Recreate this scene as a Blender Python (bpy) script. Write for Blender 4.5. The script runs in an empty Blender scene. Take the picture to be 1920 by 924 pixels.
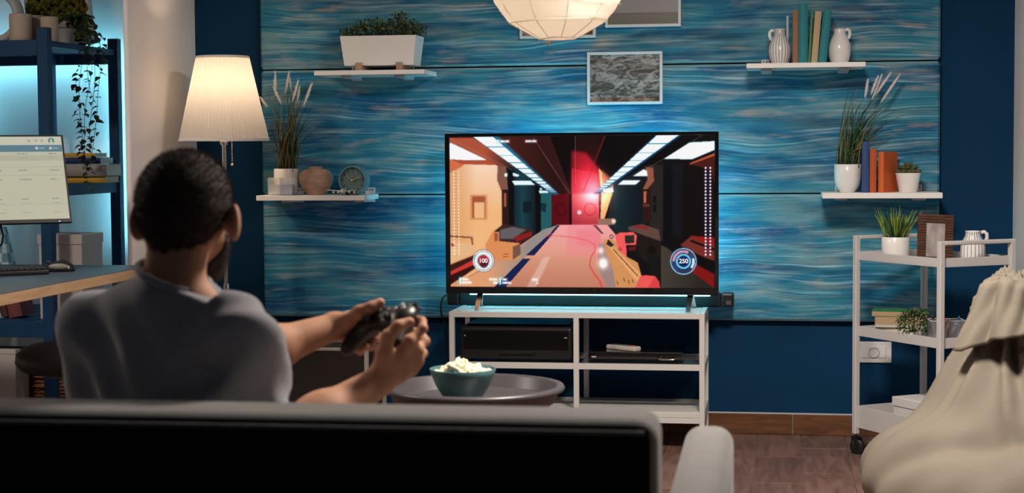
import bpy, bmesh, math, random
import numpy as np
from mathutils import Vector, Matrix
random.seed(7); NR = np.random.RandomState(11)
PI = math.pi
sc = bpy.context.scene
COL = sc.collection
# ------------------------------------------------------------------ camera
F, YAW, PITCH, ROLL, CH = 3150.0, -.1589, -.0579, -.0068, 1.1646
cw = Vector((math.sin(YAW)*math.cos(PITCH), math.cos(YAW)*math.cos(PITCH), math.sin(PITCH)))
cr = Vector((math.cos(YAW), -math.sin(YAW), 0)); cu = cr.cross(cw)
cr, cu = math.cos(ROLL)*cr + math.sin(ROLL)*cu, -math.sin(ROLL)*cr + math.cos(ROLL)*cu
CC = Vector((0, 0, CH))
cam = bpy.data.cameras.new('camera'); camo = bpy.data.objects.new('camera', cam); COL.objects.link(camo)
cam.sensor_width = 36; cam.lens = F/1920*36; cam.clip_end = 60; cam.clip_start = .05
m3 = Matrix((cr, cu, -cw)).transposed()
camo.matrix_world = Matrix.Translation(CC) @ m3.to_4x4()
sc.camera = camo
cam.dof.use_dof = True; cam.dof.focus_distance = 6.75; cam.dof.aperture_fstop = 4.6
# ------------------------------------------------------------------ world, lights, exposure
wd = bpy.data.worlds.new('world'); sc.world = wd; wd.use_nodes = True
wd.node_tree.nodes['Background'].inputs[0].default_value = (.75, .82, 1.0, 1)
wd.node_tree.nodes['Background'].inputs[1].default_value = .032
sc.view_settings.view_transform = 'Standard'; sc.view_settings.look = 'None'
sc.view_settings.gamma = 1; sc.view_settings.use_curve_mapping = False
sc.view_settings.exposure = 0.0
KEY = (-.02, 4.30, 2.26)
def light(name, kind, loc, energy, color, parent=None, **kw):
    l = bpy.data.lights.new(name, kind); l.energy = energy; l.color = color
    for k, v in kw.items(): setattr(l, k, v)
    o = bpy.data.objects.new(name, l); COL.objects.link(o); o.location = loc
    if parent: o.parent = parent
    return o
light('added_key_light', 'AREA', (KEY[0], KEY[1], KEY[2]-.065), 92, (1.0, .90, .80), shape='DISK', size=.46)  # key light added out of view to light the whole room
KEY2 = (-3.3, 4.3, 2.43)
light('added_desk_fill_light', 'AREA', (KEY2[0], KEY2[1], KEY2[2]-.065), 38, (1.0, .88, .76), shape='DISK', size=.36)  # extra fill added out of view to brighten desk and alcove

# ------------------------------------------------------------------ helpers
def ray(x, y): return cw + cr*((x-960)/F) + cu*((462-y)/F)
def at(x, y, Y):
    "the world point on the plane Y that shows at photo pixel x, y"
    d = ray(x, y); return CC + d*(Y/d.y)
def atz(x, y, Z):
    d = ray(x, y); return CC + d*((Z-CH)/d.z)
def pxm(p): return (Vector(p)-CC).dot(cw)/F      # metres per photo pixel at p

def newobj(name, me, mat=None, parent=None, smooth=False):
    o = bpy.data.objects.new(name, me); COL.objects.link(o)
    if mat is not None:
        for m in (mat if isinstance(mat, (list, tuple)) else [mat]): me.materials.append(m)
    if parent is not None: o.parent = parent
    return o
def tag(o, label=None, cat=None, group=None, kind=None):
    if label: o['label'] = label
    if cat: o['category'] = cat
    if group: o['group'] = group
    if kind: o['kind'] = kind
    return o
def thing(name, loc, label, cat, rotz=0, group=None, kind=None):
    o = bpy.data.objects.new(name, None); COL.objects.link(o)
    o.location = loc; o.rotation_euler = (0, 0, rotz); o.empty_display_size = .05
    return tag(o, label, cat, group, kind)
def copy_tree(o, parent=None):
    c = o.copy(); COL.objects.link(c); c.parent = parent
    for ch in list(o.children): copy_tree(ch, c)
    return c

class MB:
    "collects shapes into one mesh"
    def __init__(s): s.v = []; s.f = []; s.m = []; s.sm = []
    def add(s, vs, fs, mi=0, smooth=False):
        b = len(s.v); s.v += [tuple(v) for v in vs]
        for f in fs: s.f.append(tuple(i+b for i in f)); s.m.append(mi); s.sm.append(smooth)
        return s
    def bm(s, bm, mi=0, smooth=False, M=None):
        if M is not None: bm.transform(M)
        bm.verts.index_update()
        s.add([v.co[:] for v in bm.verts], [[v.index for v in f.verts] for f in bm.faces], mi, smooth)
        bm.free(); return s
    def box(s, c, d, bev=0, seg=1, mi=0, M=None, smooth=False):
        "c centre, d full size"
        bm = bmesh.new(); bmesh.ops.create_cube(bm, size=1)
        for v in bm.verts: v.co = Vector((v.co.x*d[0], v.co.y*d[1], v.co.z*d[2]))
        if bev > 0:
            bev = min(bev, min(d)*.49)
            bmesh.ops.bevel(bm, geom=list(bm.edges), offset=bev, segments=seg, affect='EDGES', profile=.5)
        T = Matrix.Translation(c)
        return s.bm(bm, mi, smooth, (M @ T) if M is not None else T)
    def bx(s, x0, x1, y0, y1, z0, z1, bev=0, seg=1, mi=0, M=None, smooth=False):
        return s.box(((x0+x1)/2, (y0+y1)/2, (z0+z1)/2), (abs(x1-x0), abs(y1-y0), abs(z1-z0)), bev, seg, mi, M, smooth)
    def lathe(s, prof, n=28, c=(0, 0, 0), mi=0, smooth=True, cap0=False, cap1=False, M=None, fr=None):
        vs = []; fs = []
        for r, z in prof:
            for k in range(n):
                a = 2*PI*k/n; rr = r if fr is None else r*fr(a, z)
                vs.append(Vector((c[0]+rr*math.cos(a), c[1]+rr*math.sin(a), c[2]+z)))
        for i in range(len(prof)-1):
            for k in range(n):
                k2 = (k+1) % n; fs.append((i*n+k, i*n+k2, (i+1)*n+k2, (i+1)*n+k))
        if cap0: fs.append(tuple(range(n-1, -1, -1)))
        if cap1: fs.append(tuple((len(prof)-1)*n+k for k in range(n)))
        if M is not None: vs = [M @ v for v in vs]
        return s.add(vs, fs, mi, smooth)
    def tube(s, pts, r, n=8, mi=0, smooth=True, cap=True, closed=False, flat=1.0):
        pts = [Vector(p) for p in pts]; N = len(pts); vs = []; fs = []
        rr = r if isinstance(r, (list, tuple)) else [r]*N
        up = None
        for i, p in enumerate(pts):
            a = pts[(i-1) % N] if (i > 0 or closed) else p
            b = pts[(i+1) % N] if (i < N-1 or closed) else p
            t = (b-a).normalized()
            if up is None:
                up = Vector((0, 0, 1)) if abs(t.z) < .9 else Vector((1, 0, 0))
            x = t.cross(up)
            if x.length < 1e-6: x = t.orthogonal()
            x.normalize(); y = x.cross(t).normalized(); up = y
            for k in range(n):
                an = 2*PI*k/n; vs.append(p + x*(rr[i]*math.cos(an)) + y*(rr[i]*flat*math.sin(an)))
        M_ = N if closed else N-1
        for i in range(M_):
            j = (i+1) % N
            for k in range(n):
                k2 = (k+1) % n; fs.append((i*n+k, i*n+k2, j*n+k2, j*n+k))
        if cap and not closed:
            fs.append(tuple(range(n-1, -1, -1))); fs.append(tuple((N-1)*n+k for k in range(n)))
        return s.add(vs, fs, mi, smooth)
    def bar(s, a, b, w, h=None, bev=0, mi=0):
        "a square bar from a to b"
        a = Vector(a); b = Vector(b); h = h or w; d = b-a; L = d.length; t = d/L
        up = Vector((0, 0, 1)) if abs(t.z) < .95 else Vector((0, 1, 0))
        x = up.cross(t).normalized(); y = t.cross(x)
        M = Matrix((x, y, t)).transposed().to_4x4(); M.translation = (a+b)/2
        return s.box((0, 0, 0), (w, h, L), bev, 1, mi, M)
    def prism(s, poly, y0, y1, mi=0, plane='xz', smooth=False, M=None):
        n = len(poly)
        if plane == 'xz': vs = [Vector((x, y0, z)) for x, z in poly]+[Vector((x, y1, z)) for x, z in poly]
        elif plane == 'xy': vs = [Vector((x, y, y0)) for x, y in poly]+[Vector((x, y, y1)) for x, y in poly]
        else: vs = [Vector((y0, x, z)) for x, z in poly]+[Vector((y1, x, z)) for x, z in poly]
        fs = [tuple(range(n)), tuple(range(2*n-1, n-1, -1))]+[(i, i+n, (i+1) % n+n, (i+1) % n) for i in range(n)]
        if M is not None: vs = [M @ v for v in vs]
        return s.add(vs, fs, mi, smooth)
    def ball(s, c, r, n=12, m=8, mi=0, M=None):
        r = r if isinstance(r, (list, tuple)) else (r, r, r)
        vs = []; fs = []
        for i in range(1, m):
            th = PI*i/m
            for k in range(n):
                a = 2*PI*k/n; vs.append(Vector((r[0]*math.sin(th)*math.cos(a), r[1]*math.sin(th)*math.sin(a), r[2]*math.cos(th))))
        vs.append(Vector((0, 0, r[2]))); vs.append(Vector((0, 0, -r[2]))); T = len(vs)-2; B = T+1
        for i in range(m-2):
            for k in range(n):
                k2 = (k+1) % n; fs.append((i*n+k, (i+1)*n+k, (i+1)*n+k2, i*n+k2))
        for k in range(n):
            k2 = (k+1) % n; fs.append((T, k, k2)); fs.append((B, (m-2)*n+k2, (m-2)*n+k))
        if M is not None: vs = [M @ v for v in vs]
        c = Vector(c); return s.add([v+c for v in vs], fs, mi, True)
    def mesh(s, name):
        me = bpy.data.meshes.new(name); me.from_pydata(s.v, [], s.f)
        me.polygons.foreach_set('material_index', s.m); me.polygons.foreach_set('use_smooth', s.sm)
        bm = bmesh.new(); bm.from_mesh(me); bmesh.ops.recalc_face_normals(bm, faces=bm.faces); bm.to_mesh(me); bm.free()
        me.update(); return me
    def build(s, name, mat, parent=None, label=None, cat=None, group=None, kind=None, loc=None, rot=None):
        o = newobj(name, s.mesh(name), mat, parent)
        if loc is not None: o.location = loc
        if rot is not None: o.rotation_euler = rot
        return tag(o, label, cat, group, kind)

# ------------------------------------------------------------------ materials
MATS = {}
def srgb(r, g, b):
    f = lambda c: c/12.92 if c <= .04045 else ((c+.055)/1.055)**2.4
    return (f(r/255), f(g/255), f(b/255))
def mat(name, col, rough=.55, metal=0, spec=.5, var=0, vscale=8, bump=0, bscale=60, coat=0, sheen=0, trans=0, ior=1.45, alpha=1, sss=0, stretch=(1, 1, 1)):
    if name in MATS: return MATS[name]
    m = bpy.data.materials.new(name); m.use_nodes = True; MATS[name] = m
    nt = m.node_tree; b = nt.nodes['Principled BSDF']
    b.inputs['Base Color'].default_value = (*col, 1); b.inputs['Roughness'].default_value = rough
    b.inputs['Metallic'].default_value = metal; b.inputs['Specular IOR Level'].default_value = spec
    b.inputs['Coat Weight'].default_value = coat; b.inputs['Sheen Weight'].default_value = sheen
    b.inputs['Transmission Weight'].default_value = trans; b.inputs['IOR'].default_value = ior
    b.inputs['Alpha'].default_value = alpha
    if sss: b.inputs['Subsurface Weight'].default_value = sss; b.inputs['Subsurface Radius'].default_value = (1.0, .30, .15); b.inputs['Subsurface Scale'].default_value = .012
    if var or bump:
        tc = nt.nodes.new('ShaderNodeTexCoord'); mp = nt.nodes.new('ShaderNodeMapping'); mp.inputs['Scale'].default_value = stretch
        nt.links.new(tc.outputs['Object'], mp.inputs['Vector'])
    if var:
        n = nt.nodes.new('ShaderNodeTexNoise'); n.inputs['Scale'].default_value = vscale; n.inputs['Detail'].default_value = 5
        nt.links.new(mp.outputs[0], n.inputs['Vector'])
        r = nt.nodes.new('ShaderNodeValToRGB')
        r.color_ramp.elements[0].position = .3; r.color_ramp.elements[1].position = .7
        r.color_ramp.elements[0].color = (*[c*(1-var) for c in col], 1); r.color_ramp.elements[1].color = (*[min(1, c*(1+var)) for c in col], 1)
        nt.links.new(n.outputs[0], r.inputs[0]); nt.links.new(r.outputs[0], b.inputs['Base Color'])
    if bump:
        n = nt.nodes.new('ShaderNodeTexNoise'); n.inputs['Scale'].default_value = bscale; n.inputs['Detail'].default_value = 3
        nt.links.new(mp.outputs[0], n.inputs['Vector'])
        bu = nt.nodes.new('ShaderNodeBump'); bu.inputs['Strength'].default_value = bump; bu.inputs['Distance'].default_value = .004
        nt.links.new(n.outputs[0], bu.inputs['Height']); nt.links.new(bu.outputs[0], b.inputs['Normal'])
    return m
def emis(name, col, strength):
    m = bpy.data.materials.new(name); m.use_nodes = True; nt = m.node_tree; nt.nodes.clear()
    e = nt.nodes.new('ShaderNodeEmission'); e.inputs[0].default_value = (*col, 1); e.inputs[1].default_value = strength
    o = nt.nodes.new('ShaderNodeOutputMaterial'); nt.links.new(e.outputs[0], o.inputs[0]); return m
def attr_emis(name, strength):
    "a lit screen: colour from the mesh's own colour layer"
    m = bpy.data.materials.new(name); m.use_nodes = True; nt = m.node_tree; nt.nodes.clear()
    a = nt.nodes.new('ShaderNodeVertexColor'); a.layer_name = 'Col'
    e = nt.nodes.new('ShaderNodeEmission'); e.inputs[1].default_value = strength
    g = nt.nodes.new('ShaderNodeBsdfGlossy'); g.inputs['Roughness'].default_value = .25; g.inputs['Color'].default_value = (.02, .02, .02, 1)
    ad = nt.nodes.new('ShaderNodeAddShader'); o = nt.nodes.new('ShaderNodeOutputMaterial')
    nt.links.new(a.outputs[0], e.inputs[0]); nt.links.new(e.outputs[0], ad.inputs[0]); nt.links.new(g.outputs[0], ad.inputs[1]); nt.links.new(ad.outputs[0], o.inputs[0])
    return m
def attr_mat(name, rough=.5, spec=.3):
    m = bpy.data.materials.new(name); m.use_nodes = True; nt = m.node_tree; b = nt.nodes['Principled BSDF']
    a = nt.nodes.new('ShaderNodeVertexColor'); a.layer_name = 'Col'
    nt.links.new(a.outputs[0], b.inputs['Base Color']); b.inputs['Roughness'].default_value = rough; b.inputs['Specular IOR Level'].default_value = spec
    return m
def nodes(m): return m.node_tree.nodes, m.node_tree.links
def ramp(nt, pts):
    r = nt.nodes.new('ShaderNodeValToRGB'); cr_ = r.color_ramp
    while len(cr_.elements) < len(pts): cr_.elements.new(.5)
    for e, (p, c) in zip(cr_.elements, pts): e.position = p; e.color = (*c, 1)
    return r
def mixc(nt, fac, a, b, mode='MIX'):
    n = nt.nodes.new('ShaderNodeMix'); n.data_type = 'RGBA'; n.blend_type = mode
    for sock, v in ((n.inputs[0], fac), (n.inputs[6], a), (n.inputs[7], b)):
        if hasattr(v, 'is_linked') or hasattr(v, 'links'): nt.links.new(v, sock)
        elif isinstance(v, (int, float)): sock.default_value = v
        else: sock.default_value = (*v, 1)
    return n.outputs[2]

def panel_mat():
    "painted timber: deep blue, teal and sun-bleached streaks along the grain"
    m = bpy.data.materials.new('painted_timber'); m.use_nodes = True; nt = m.node_tree; b = nt.nodes['Principled BSDF']; L = nt.links.new
    g = nt.nodes.new('ShaderNodeNewGeometry')
    def noise(scale, det, st, dist=0, off=(0, 0, 0)):
        mp = nt.nodes.new('ShaderNodeMapping'); mp.inputs['Scale'].default_value = st; mp.inputs['Location'].default_value = off
        L(g.outputs['Position'], mp.inputs[0]); n = nt.nodes.new('ShaderNodeTexNoise'); n.inputs['Scale'].default_value = scale
        n.inputs['Detail'].default_value = det; n.inputs['Distortion'].default_value = dist; L(mp.outputs[0], n.inputs['Vector']); return n.outputs[0]
    big = noise(1.0, 6, (2.0, 1, 8.0), .25)
    r1 = ramp(nt, [(.34, (.003, .095, .225)), (.46, (.010, .170, .300)), (.56, (.030, .235, .340)), (.68, (.13, .29, .33))]); L(big, r1.inputs[0])
    mid = noise(1.0, 8, (4.5, 1, 26), .2, (3, 0, 7))
    r2 = ramp(nt, [(.47, (0, 0, 0)), (.74, (.75, .75, .75))]); L(mid, r2.inputs[0])
    c = mixc(nt, r2.outputs[0], r1.outputs[0], (.29, .40, .42))
    dk = noise(1.0, 6, (2.2, 1, 17), .2, (11, 0, 2)); r4 = ramp(nt, [(.54, (0, 0, 0)), (.70, (.85, .85, .85))]); L(dk, r4.inputs[0])
    c = mixc(nt, r4.outputs[0], c, (.003, .070, .165))
    tan = noise(1.0, 7, (4.8, 1, 22), .15, (5, 0, 19)); r5 = ramp(nt, [(.59, (0, 0, 0)), (.78, (.8, .8, .8))]); L(tan, r5.inputs[0])
    c = mixc(nt, r5.outputs[0], c, (.44, .36, .31))
    # fine brushed grain lines that wander
    mp = nt.nodes.new('ShaderNodeMapping'); mp.inputs['Scale'].default_value = (1, 1, 1); L(g.outputs['Position'], mp.inputs[0])
    warp = noise(1.0, 2, (1.3, 1, 2.2), 0, (2, 0, 4))
    wv = nt.nodes.new('ShaderNodeMath'); wv.operation = 'MULTIPLY'; wv.inputs[1].default_value = .14; L(warp, wv.inputs[0])
    sx = nt.nodes.new('ShaderNodeSeparateXYZ'); L(g.outputs['Position'], sx.inputs[0])
    ad = nt.nodes.new('ShaderNodeMath'); ad.operation = 'ADD'; L(sx.outputs[2], ad.inputs[0]); L(wv.outputs[0], ad.inputs[1])
    cx = nt.nodes.new('ShaderNodeCombineXYZ'); mx = nt.nodes.new('ShaderNodeMath'); mx.operation = 'MULTIPLY'; mx.inputs[1].default_value = .016; L(sx.outputs[0], mx.inputs[0])
    L(mx.outputs[0], cx.inputs[0]); L(ad.outputs[0], cx.inputs[2])
    gn = nt.nodes.new('ShaderNodeTexNoise'); gn.inputs['Scale'].default_value = 118; gn.inputs['Detail'].default_value = 1.5; L(cx.outputs[0], gn.inputs['Vector'])
    r3 = ramp(nt, [(.54, (0, 0, 0)), (.64, (1, 1, 1))]); L(gn.outputs[0], r3.inputs[0])
    patch = noise(1.0, 3, (1.6, 1, 5), .3, (9, 0, 1)); r6 = ramp(nt, [(.40, (.10, .10, .10)), (.60, (.85, .85, .85))]); L(patch, r6.inputs[0])
    mm = nt.nodes.new('ShaderNodeMath'); mm.operation = 'MULTIPLY'; L(r3.outputs[0], mm.inputs[0]); L(r6.outputs[0], mm.inputs[1])
    hv = nt.nodes.new('ShaderNodeHueSaturation'); hv.inputs['Value'].default_value = 1.9; hv.inputs['Saturation'].default_value = .80; L(c, hv.inputs['Color'])
    c = mixc(nt, mm.outputs[0], c, hv.outputs[0])
    r7 = ramp(nt, [(.36, (.74, .74, .74)), (.46, (1, 1, 1))]); L(gn.outputs[0], r7.inputs[0]); c = mixc(nt, 1.0, c, r7.outputs[0], 'MULTIPLY')
    L(c, b.inputs['Base Color']); b.inputs['Roughness'].default_value = .62; b.inputs['Specular IOR Level'].default_value = .25
    bu = nt.nodes.new('ShaderNodeBump'); bu.inputs['Strength'].default_value = .6; bu.inputs['Distance'].default_value = .004
    L(gn.outputs[0], bu.inputs['Height']); L(bu.outputs[0], b.inputs['Normal'])
    return m
def wood_mat(name, c0, c1, scale=(1, 1, 1), rough=.45, nz=3, spec=.4):
    m = bpy.data.materials.new(name); m.use_nodes = True; nt = m.node_tree; b = nt.nodes['Principled BSDF']; L = nt.links.new
    tc = nt.nodes.new('ShaderNodeTexCoord'); oi = nt.nodes.new('ShaderNodeObjectInfo')
    mp = nt.nodes.new('ShaderNodeMapping'); mp.inputs['Scale'].default_value = scale; L(tc.outputs['Object'], mp.inputs[0])
    ad = nt.nodes.new('ShaderNodeVectorMath'); ad.operation = 'MULTIPLY_ADD'; ad.inputs[1].default_value = (1, 1, 1)
    sc_ = nt.nodes.new('ShaderNodeMath'); sc_.operation = 'MULTIPLY'; sc_.inputs[1].default_value = 37.; L(oi.outputs['Random'], sc_.inputs[0])
    L(mp.outputs[0], ad.inputs[0]); L(sc_.outputs[0], ad.inputs[2])
    n = nt.nodes.new('ShaderNodeTexNoise'); n.inputs['Scale'].default_value = nz; n.inputs['Detail'].default_value = 6; n.inputs['Distortion'].default_value = 1.1
    L(ad.outputs[0], n.inputs['Vector']); r = ramp(nt, [(.3, c0), (.7, c1)]); L(n.outputs[0], r.inputs[0])
    hv = nt.nodes.new('ShaderNodeHueSaturation'); L(r.outputs[0], hv.inputs['Color'])
    mr = nt.nodes.new('ShaderNodeMapRange'); mr.inputs[3].default_value = .82; mr.inputs[4].default_value = 1.15; L(oi.outputs['Random'], mr.inputs[0]); L(mr.outputs[0], hv.inputs['Value'])
    L(hv.outputs[0], b.inputs['Base Color']); b.inputs['Roughness'].default_value = rough; b.inputs['Specular IOR Level'].default_value = spec
    bu = nt.nodes.new('ShaderNodeBump'); bu.inputs['Strength'].default_value = .15; bu.inputs['Distance'].default_value = .002; L(n.outputs[0], bu.inputs['Height']); L(bu.outputs[0], b.inputs['Normal'])
    return m
def paper_mat(name, col, tw=.6, dif=(.6, .57, .54)):
    "thin shade: light from the bulb comes through"
    m = bpy.data.materials.new(name); m.use_nodes = True; nt = m.node_tree; nt.nodes.clear(); L = nt.links.new
    t = nt.nodes.new('ShaderNodeBsdfTranslucent'); t.inputs[0].default_value = (*col, 1)
    d = nt.nodes.new('ShaderNodeBsdfDiffuse'); d.inputs[0].default_value = (*dif, 1)
    mx = nt.nodes.new('ShaderNodeMixShader'); mx.inputs[0].default_value = tw; o = nt.nodes.new('ShaderNodeOutputMaterial')
    L(d.outputs[0], mx.inputs[1]); L(t.outputs[0], mx.inputs[2]); L(mx.outputs[0], o.inputs[0]); MATS[name] = m; return m

WHITE = mat('white_lacquer', (.88, .86, .84), .42, var=.02)
CERAM = mat('white_ceramic', (.82, .80, .78), .22, coat=.3)
BLACKP = mat('black_plastic', (.012, .012, .013), .38)
BLACKG = mat('black_gloss', (.006, .006, .007), .10, coat=.6)
STEEL = mat('brushed_steel', (.62, .61, .60), .22, 1)
NAVY = mat('navy_painted_wood', (.007, .045, .115), .55, spec=.25, var=.15, vscale=6, bump=.1, bscale=90)
WALLB = mat('navy_wall_paint', (.0022, .039, .102), .8, spec=.2, var=.05, vscale=3, bump=.08, bscale=220)
WALLW = mat('white_wall_paint', (.84, .80, .80), .8, var=.02, vscale=3, bump=.06, bscale=180)
CYAN = (.07, .60, 1.0)
# ================================================================== the room
WY = 6.869; PD = 6.824; XL = -2.457; XR = .906
tag(MB().bx(-5.2, 2.4, 2.2, 7.4, -.06, -.006).build('floor', mat('floor_grout', (.20, .155, .14), .8, var=.1), None), kind='structure')
FLOOR = bpy.data.objects['floor']
fw = wood_mat('floor_plank_wood', (.115, .060, .049), (.215, .122, .100), (9, 1.3, 1), .42, 3.2)
PWI, PLE = .1735, .5
pm = {}
for key, L_ in (('a', PLE), ('b', PLE*.5)):
    pm[key] = MB().box((0, 0, -.0045), (PWI-.0022, L_-.0022, .009), .0012).mesh('plank'); pm[key].materials.append(fw)
x0 = .0; ncol = 0
for i in range(-13, 8):
    cx = at(1460.5, 817, 6.84).x + i*PWI
    if cx > 1.25 or cx < -2.3: continue
    off = [.02, .30, .14, .41][i % 4]
    y = 6.853
    first = True
    while y > 3.35:
        Ln = off if (first and off > .05) else PLE
        if first and off <= .05: Ln = PLE
        first = False
        o = bpy.data.objects.new('plank', pm['a']); COL.objects.link(o); o.parent = FLOOR
        o.location = (cx, y-Ln/2, 0); o.scale = (1, (Ln-.0022)/(PLE-.0022), 1); y -= Ln
tag(MB().bx(-5.2, 2.4, 2.75, 7.4, 2.5, 2.56).build('ceiling', WALLW), kind='structure')
tag(MB().bx(XL-.02, XR+.02, WY, WY+.12, 0, 2.5).build('wall_back', WALLB), kind='structure')
tag(MB().bx(XL-.02, XL, 6.125, 7.3, 0, 2.5, .004).build('wall_left', WALLW), kind='structure')
tag(MB().bx(-5.2, XL-.02, 7.3, 7.4, 0, 2.5).build('wall_alcove', WALLW), kind='structure')
tag(MB().bx(-5.3, -5.2, 2.75, 7.4, 0, 2.5).build('wall_far_left', WALLW), kind='structure')
tag(MB().bx(XR, XR+.15, 6.12, 7.0, 0, 2.5, .004).build('wall_right', WALLW), kind='structure')
tag(MB().bx(2.4, 2.5, 2.75, 7.4, 0, 2.5).build('wall_far_right', WALLW), kind='structure')
tag(MB().bx(XR+.15, 2.4, 7.0, 7.1, 0, 2.5).build('wall_side', WALLW), kind='structure')
# baseboard of wood tiles with a pale caulk line
bz = at(1560, 777, WY-.014).z
bb = tag(MB().bx(XL, XR, WY-.004, WY-.0005, .0, bz+.002).build('baseboard_back', mat('white_caulk', (.55, .57, .58), .7)), kind='structure')
bw = wood_mat('baseboard_wood', (.12, .05, .02), (.24, .105, .045), (1.4, 1, 9), .4, 4)
xs = at(1486, 800, WY-.014).x
bme = MB().box((0, 0, 0), (.498, .012, bz-.003), .0015).mesh('tile'); bme.materials.append(bw)
for i in range(-5, 4):
    a = xs + i*.5; b = a+.5
    a_, b_ = max(a, XL+.002), min(b, XR-.002)
    if b_-a_ < .03: continue
    o = bpy.data.objects.new('tile', bme); COL.objects.link(o); o.parent = bb
    o.location = ((a_+b_)/2, WY-.010, (bz-.003)/2); o.scale = ((b_-a_)/.5, 1, 1)
# painted timber panel: three broad boards on battens
PM = panel_mat()
wp = thing('wall_panel', (-.77, PD+.02, .4664), 'wide teal and blue painted timber panel of three boards behind the television', 'wall panel')
px0, px1 = -2.1565-wp.location.x, .6187-wp.location.x
zz = [0, .979-.4664, 1.502-.4664, 2.035-.4664]
for i in range(3):
    bo_ = MB().bx(px0, px1, -.02, .016, zz[i]+.003*(i > 0), zz[i+1]-.003, .009).build('board', [PM, mat('lit_edge_paint', (.20, .40, .47), .5, var=.25, vscale=9, stretch=(1, 1, 6))], wp)
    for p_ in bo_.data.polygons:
        if abs(p_.normal.y) > .4 and abs(p_.normal.z) > .4 and abs(p_.normal.x) < .3: p_.material_index = 1  # groove chamfers paler: the light they catch is put into the colour
for x in (-2.0, -.8, .45):
    MB().bx(x-wp.location.x-.03, x-wp.location.x+.03, .0165, .0245, .05, 1.5).build('batten', mat('batten_wood', (.12, .09, .07), .7), wp)
# wall socket
s = at(1639, 660, WY-.004)
so = thing('wall_socket', (s.x, WY-.0005, s.z), 'white wall socket plate on the navy wall behind the trolley', 'wall socket')
k = pxm(s)
MB().box((0, -.005, 0), (64*k, .010, 40*k), .004, 3).build('plate', CERAM, so)
MB().box((-1*k, -.0108, 0), (46*k, .003, 22*k), .001).build('insert', mat('socket_white', (.70, .69, .68), .3), so)
M = Matrix.Translation((-1*k, -.012, 0)) @ Matrix.Rotation(PI/2, 4, 'X')
MB().lathe([(.0215, 0), (.0215, .004), (.0185, .004), (.0185, -.004), (0, -.004)], 28, M=M).build('socket_well', mat('socket_shade', (.55, .54, .53), .4), so)
for dx in (-.0095, .0095):
    MB().lathe([(.0, .0003), (.0028, .0003)], 10, M=Matrix.Translation((-1*k+dx, -.0083, 0)) @ Matrix.Rotation(PI/2, 4, 'X')).build('pin_hole', BLACKP, so)
for dx in (-17.5, 15.5):
    MB().box((dx*k, -.0126, 0), (11*k, .001, 20*k), .0004).build('module', CERAM, so)

# ================================================================== lamps
cl = thing('added_pendant_lamp', (KEY[0], KEY[1], KEY[2]+.07), 'added unseen round white pendant lamp hanging above the coffee table', 'pendant lamp')  # made-up fixture around the added key light, out of view
MB().tube([(0, 0, -.01), (0, 0, 2.5-KEY[2]-.07)], .004, 8).build('cord', WHITE, cl)
MB().lathe([(0, 0), (.27, 0), (.27, -.05), (.255, -.055), (.25, -.04)], 40).build('housing', WHITE, cl)
MB().lathe([(.25, -.045), (.0, -.045)], 40).build('diffuser', emis('added_lamp_diffuser', (1, .86, .74), 1.2), cl)
cl2 = copy_tree(cl); cl2.location = (KEY2[0], KEY2[1], KEY2[2]+.07); cl2.name = 'added_ceiling_lamp'; cl2['label'] = 'added unseen round white flush ceiling lamp above the desk area'; cl2['category'] = 'ceiling lamp'  # same made-up fixture for the added desk fill, out of view
for c_ in list(cl2.children):
    if c_.name.startswith('cord'): bpy.data.objects.remove(c_)

# floor lamp with pleated shade
LY = 6.45
c0 = at(420, 262, LY); k = pxm(c0); lx = c0.x
c1 = at(423.5, 107, LY)
fl = thing('floor_lamp', (lx, LY, 0), 'lit chrome floor lamp with pleated cream shade in the corner', 'floor lamp')
zb, zt = c0.z-.004, c0.z+155*k
MB().lathe([(0, 0), (.14, 0), (.14, .012), (.13, .02), (.02, .026), (.012, .05), (0, .05)], 36).build('base', STEEL, fl)
MB().lathe([(.0085, .03), (.0085, zb-.02), (.0165, zb-.012), (.017, zb), (.012, zb+.01), (.0105, zb+.08), (0, zb+.08)], 20).build('pole', STEEL, fl)
MB().lathe([(.011, .60), (.0125, .605), (.0125, .63), (.011, .635)], 20).build('collar', STEEL, fl)
SH = paper_mat('shade_fabric', (.95, .86, .74), .135)
rb, rt = 83*k, 48.5*k
npl = 76
pl = lambda a, z: 1+.016*(1 if int(round(a/(2*PI)*npl*4)) % 4 in (0, 1) else -1)
prof = [(rb+(rt-rb)*t, zb+(zt-zb)*t) for t in [i/12 for i in range(13)]]
MB().lathe(prof, npl*4, fr=pl).build('lamp_shade', SH, fl)
tr = mat('shade_trim', (.80, .76, .72), .6)
MB().lathe([(rb*1.018, zb-.001), (rb*1.02, zb+.009), (rb*.985, zb+.009), (rb*.985, zb-.001), (rb*1.018, zb-.001)], 64).build('shade_trim', tr, fl)
MB().lathe([(rt*1.018, zt-.008), (rt*1.018, zt+.002), (rt*.975, zt+.002), (rt*.975, zt-.008), (rt*1.018, zt-.008)], 64).build('shade_trim', tr, fl)
spd = MB()
for a in (0, 2*PI/3, 4*PI/3): spd.tube([(0, 0, zt-.03), (rt*.97*math.cos(a), rt*.97*math.sin(a), zt-.004)], .0018, 6)
spd.build('shade_spokes', STEEL, fl)
MB().lathe([(0, zb+.07), (.012, zb+.07), (.014, zb+.13), (0, zb+.13)], 16).build('shade_carrier', STEEL, fl)
MB().ball((0, 0, zb+.16), (.026, .026, .034)).build('bulb', emis('bulb_glow', (1, .78, .52), 6), fl)
pc = MB(); cx_, cy_ = 20*k, -.03
for i in range(18): pc.ball((cx_, cy_, zb+.02-i*.0062), .0022, 6, 4)
pc.build('pull_chain', mat('brass', (.75, .55, .28), .25, 1), fl)
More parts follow.
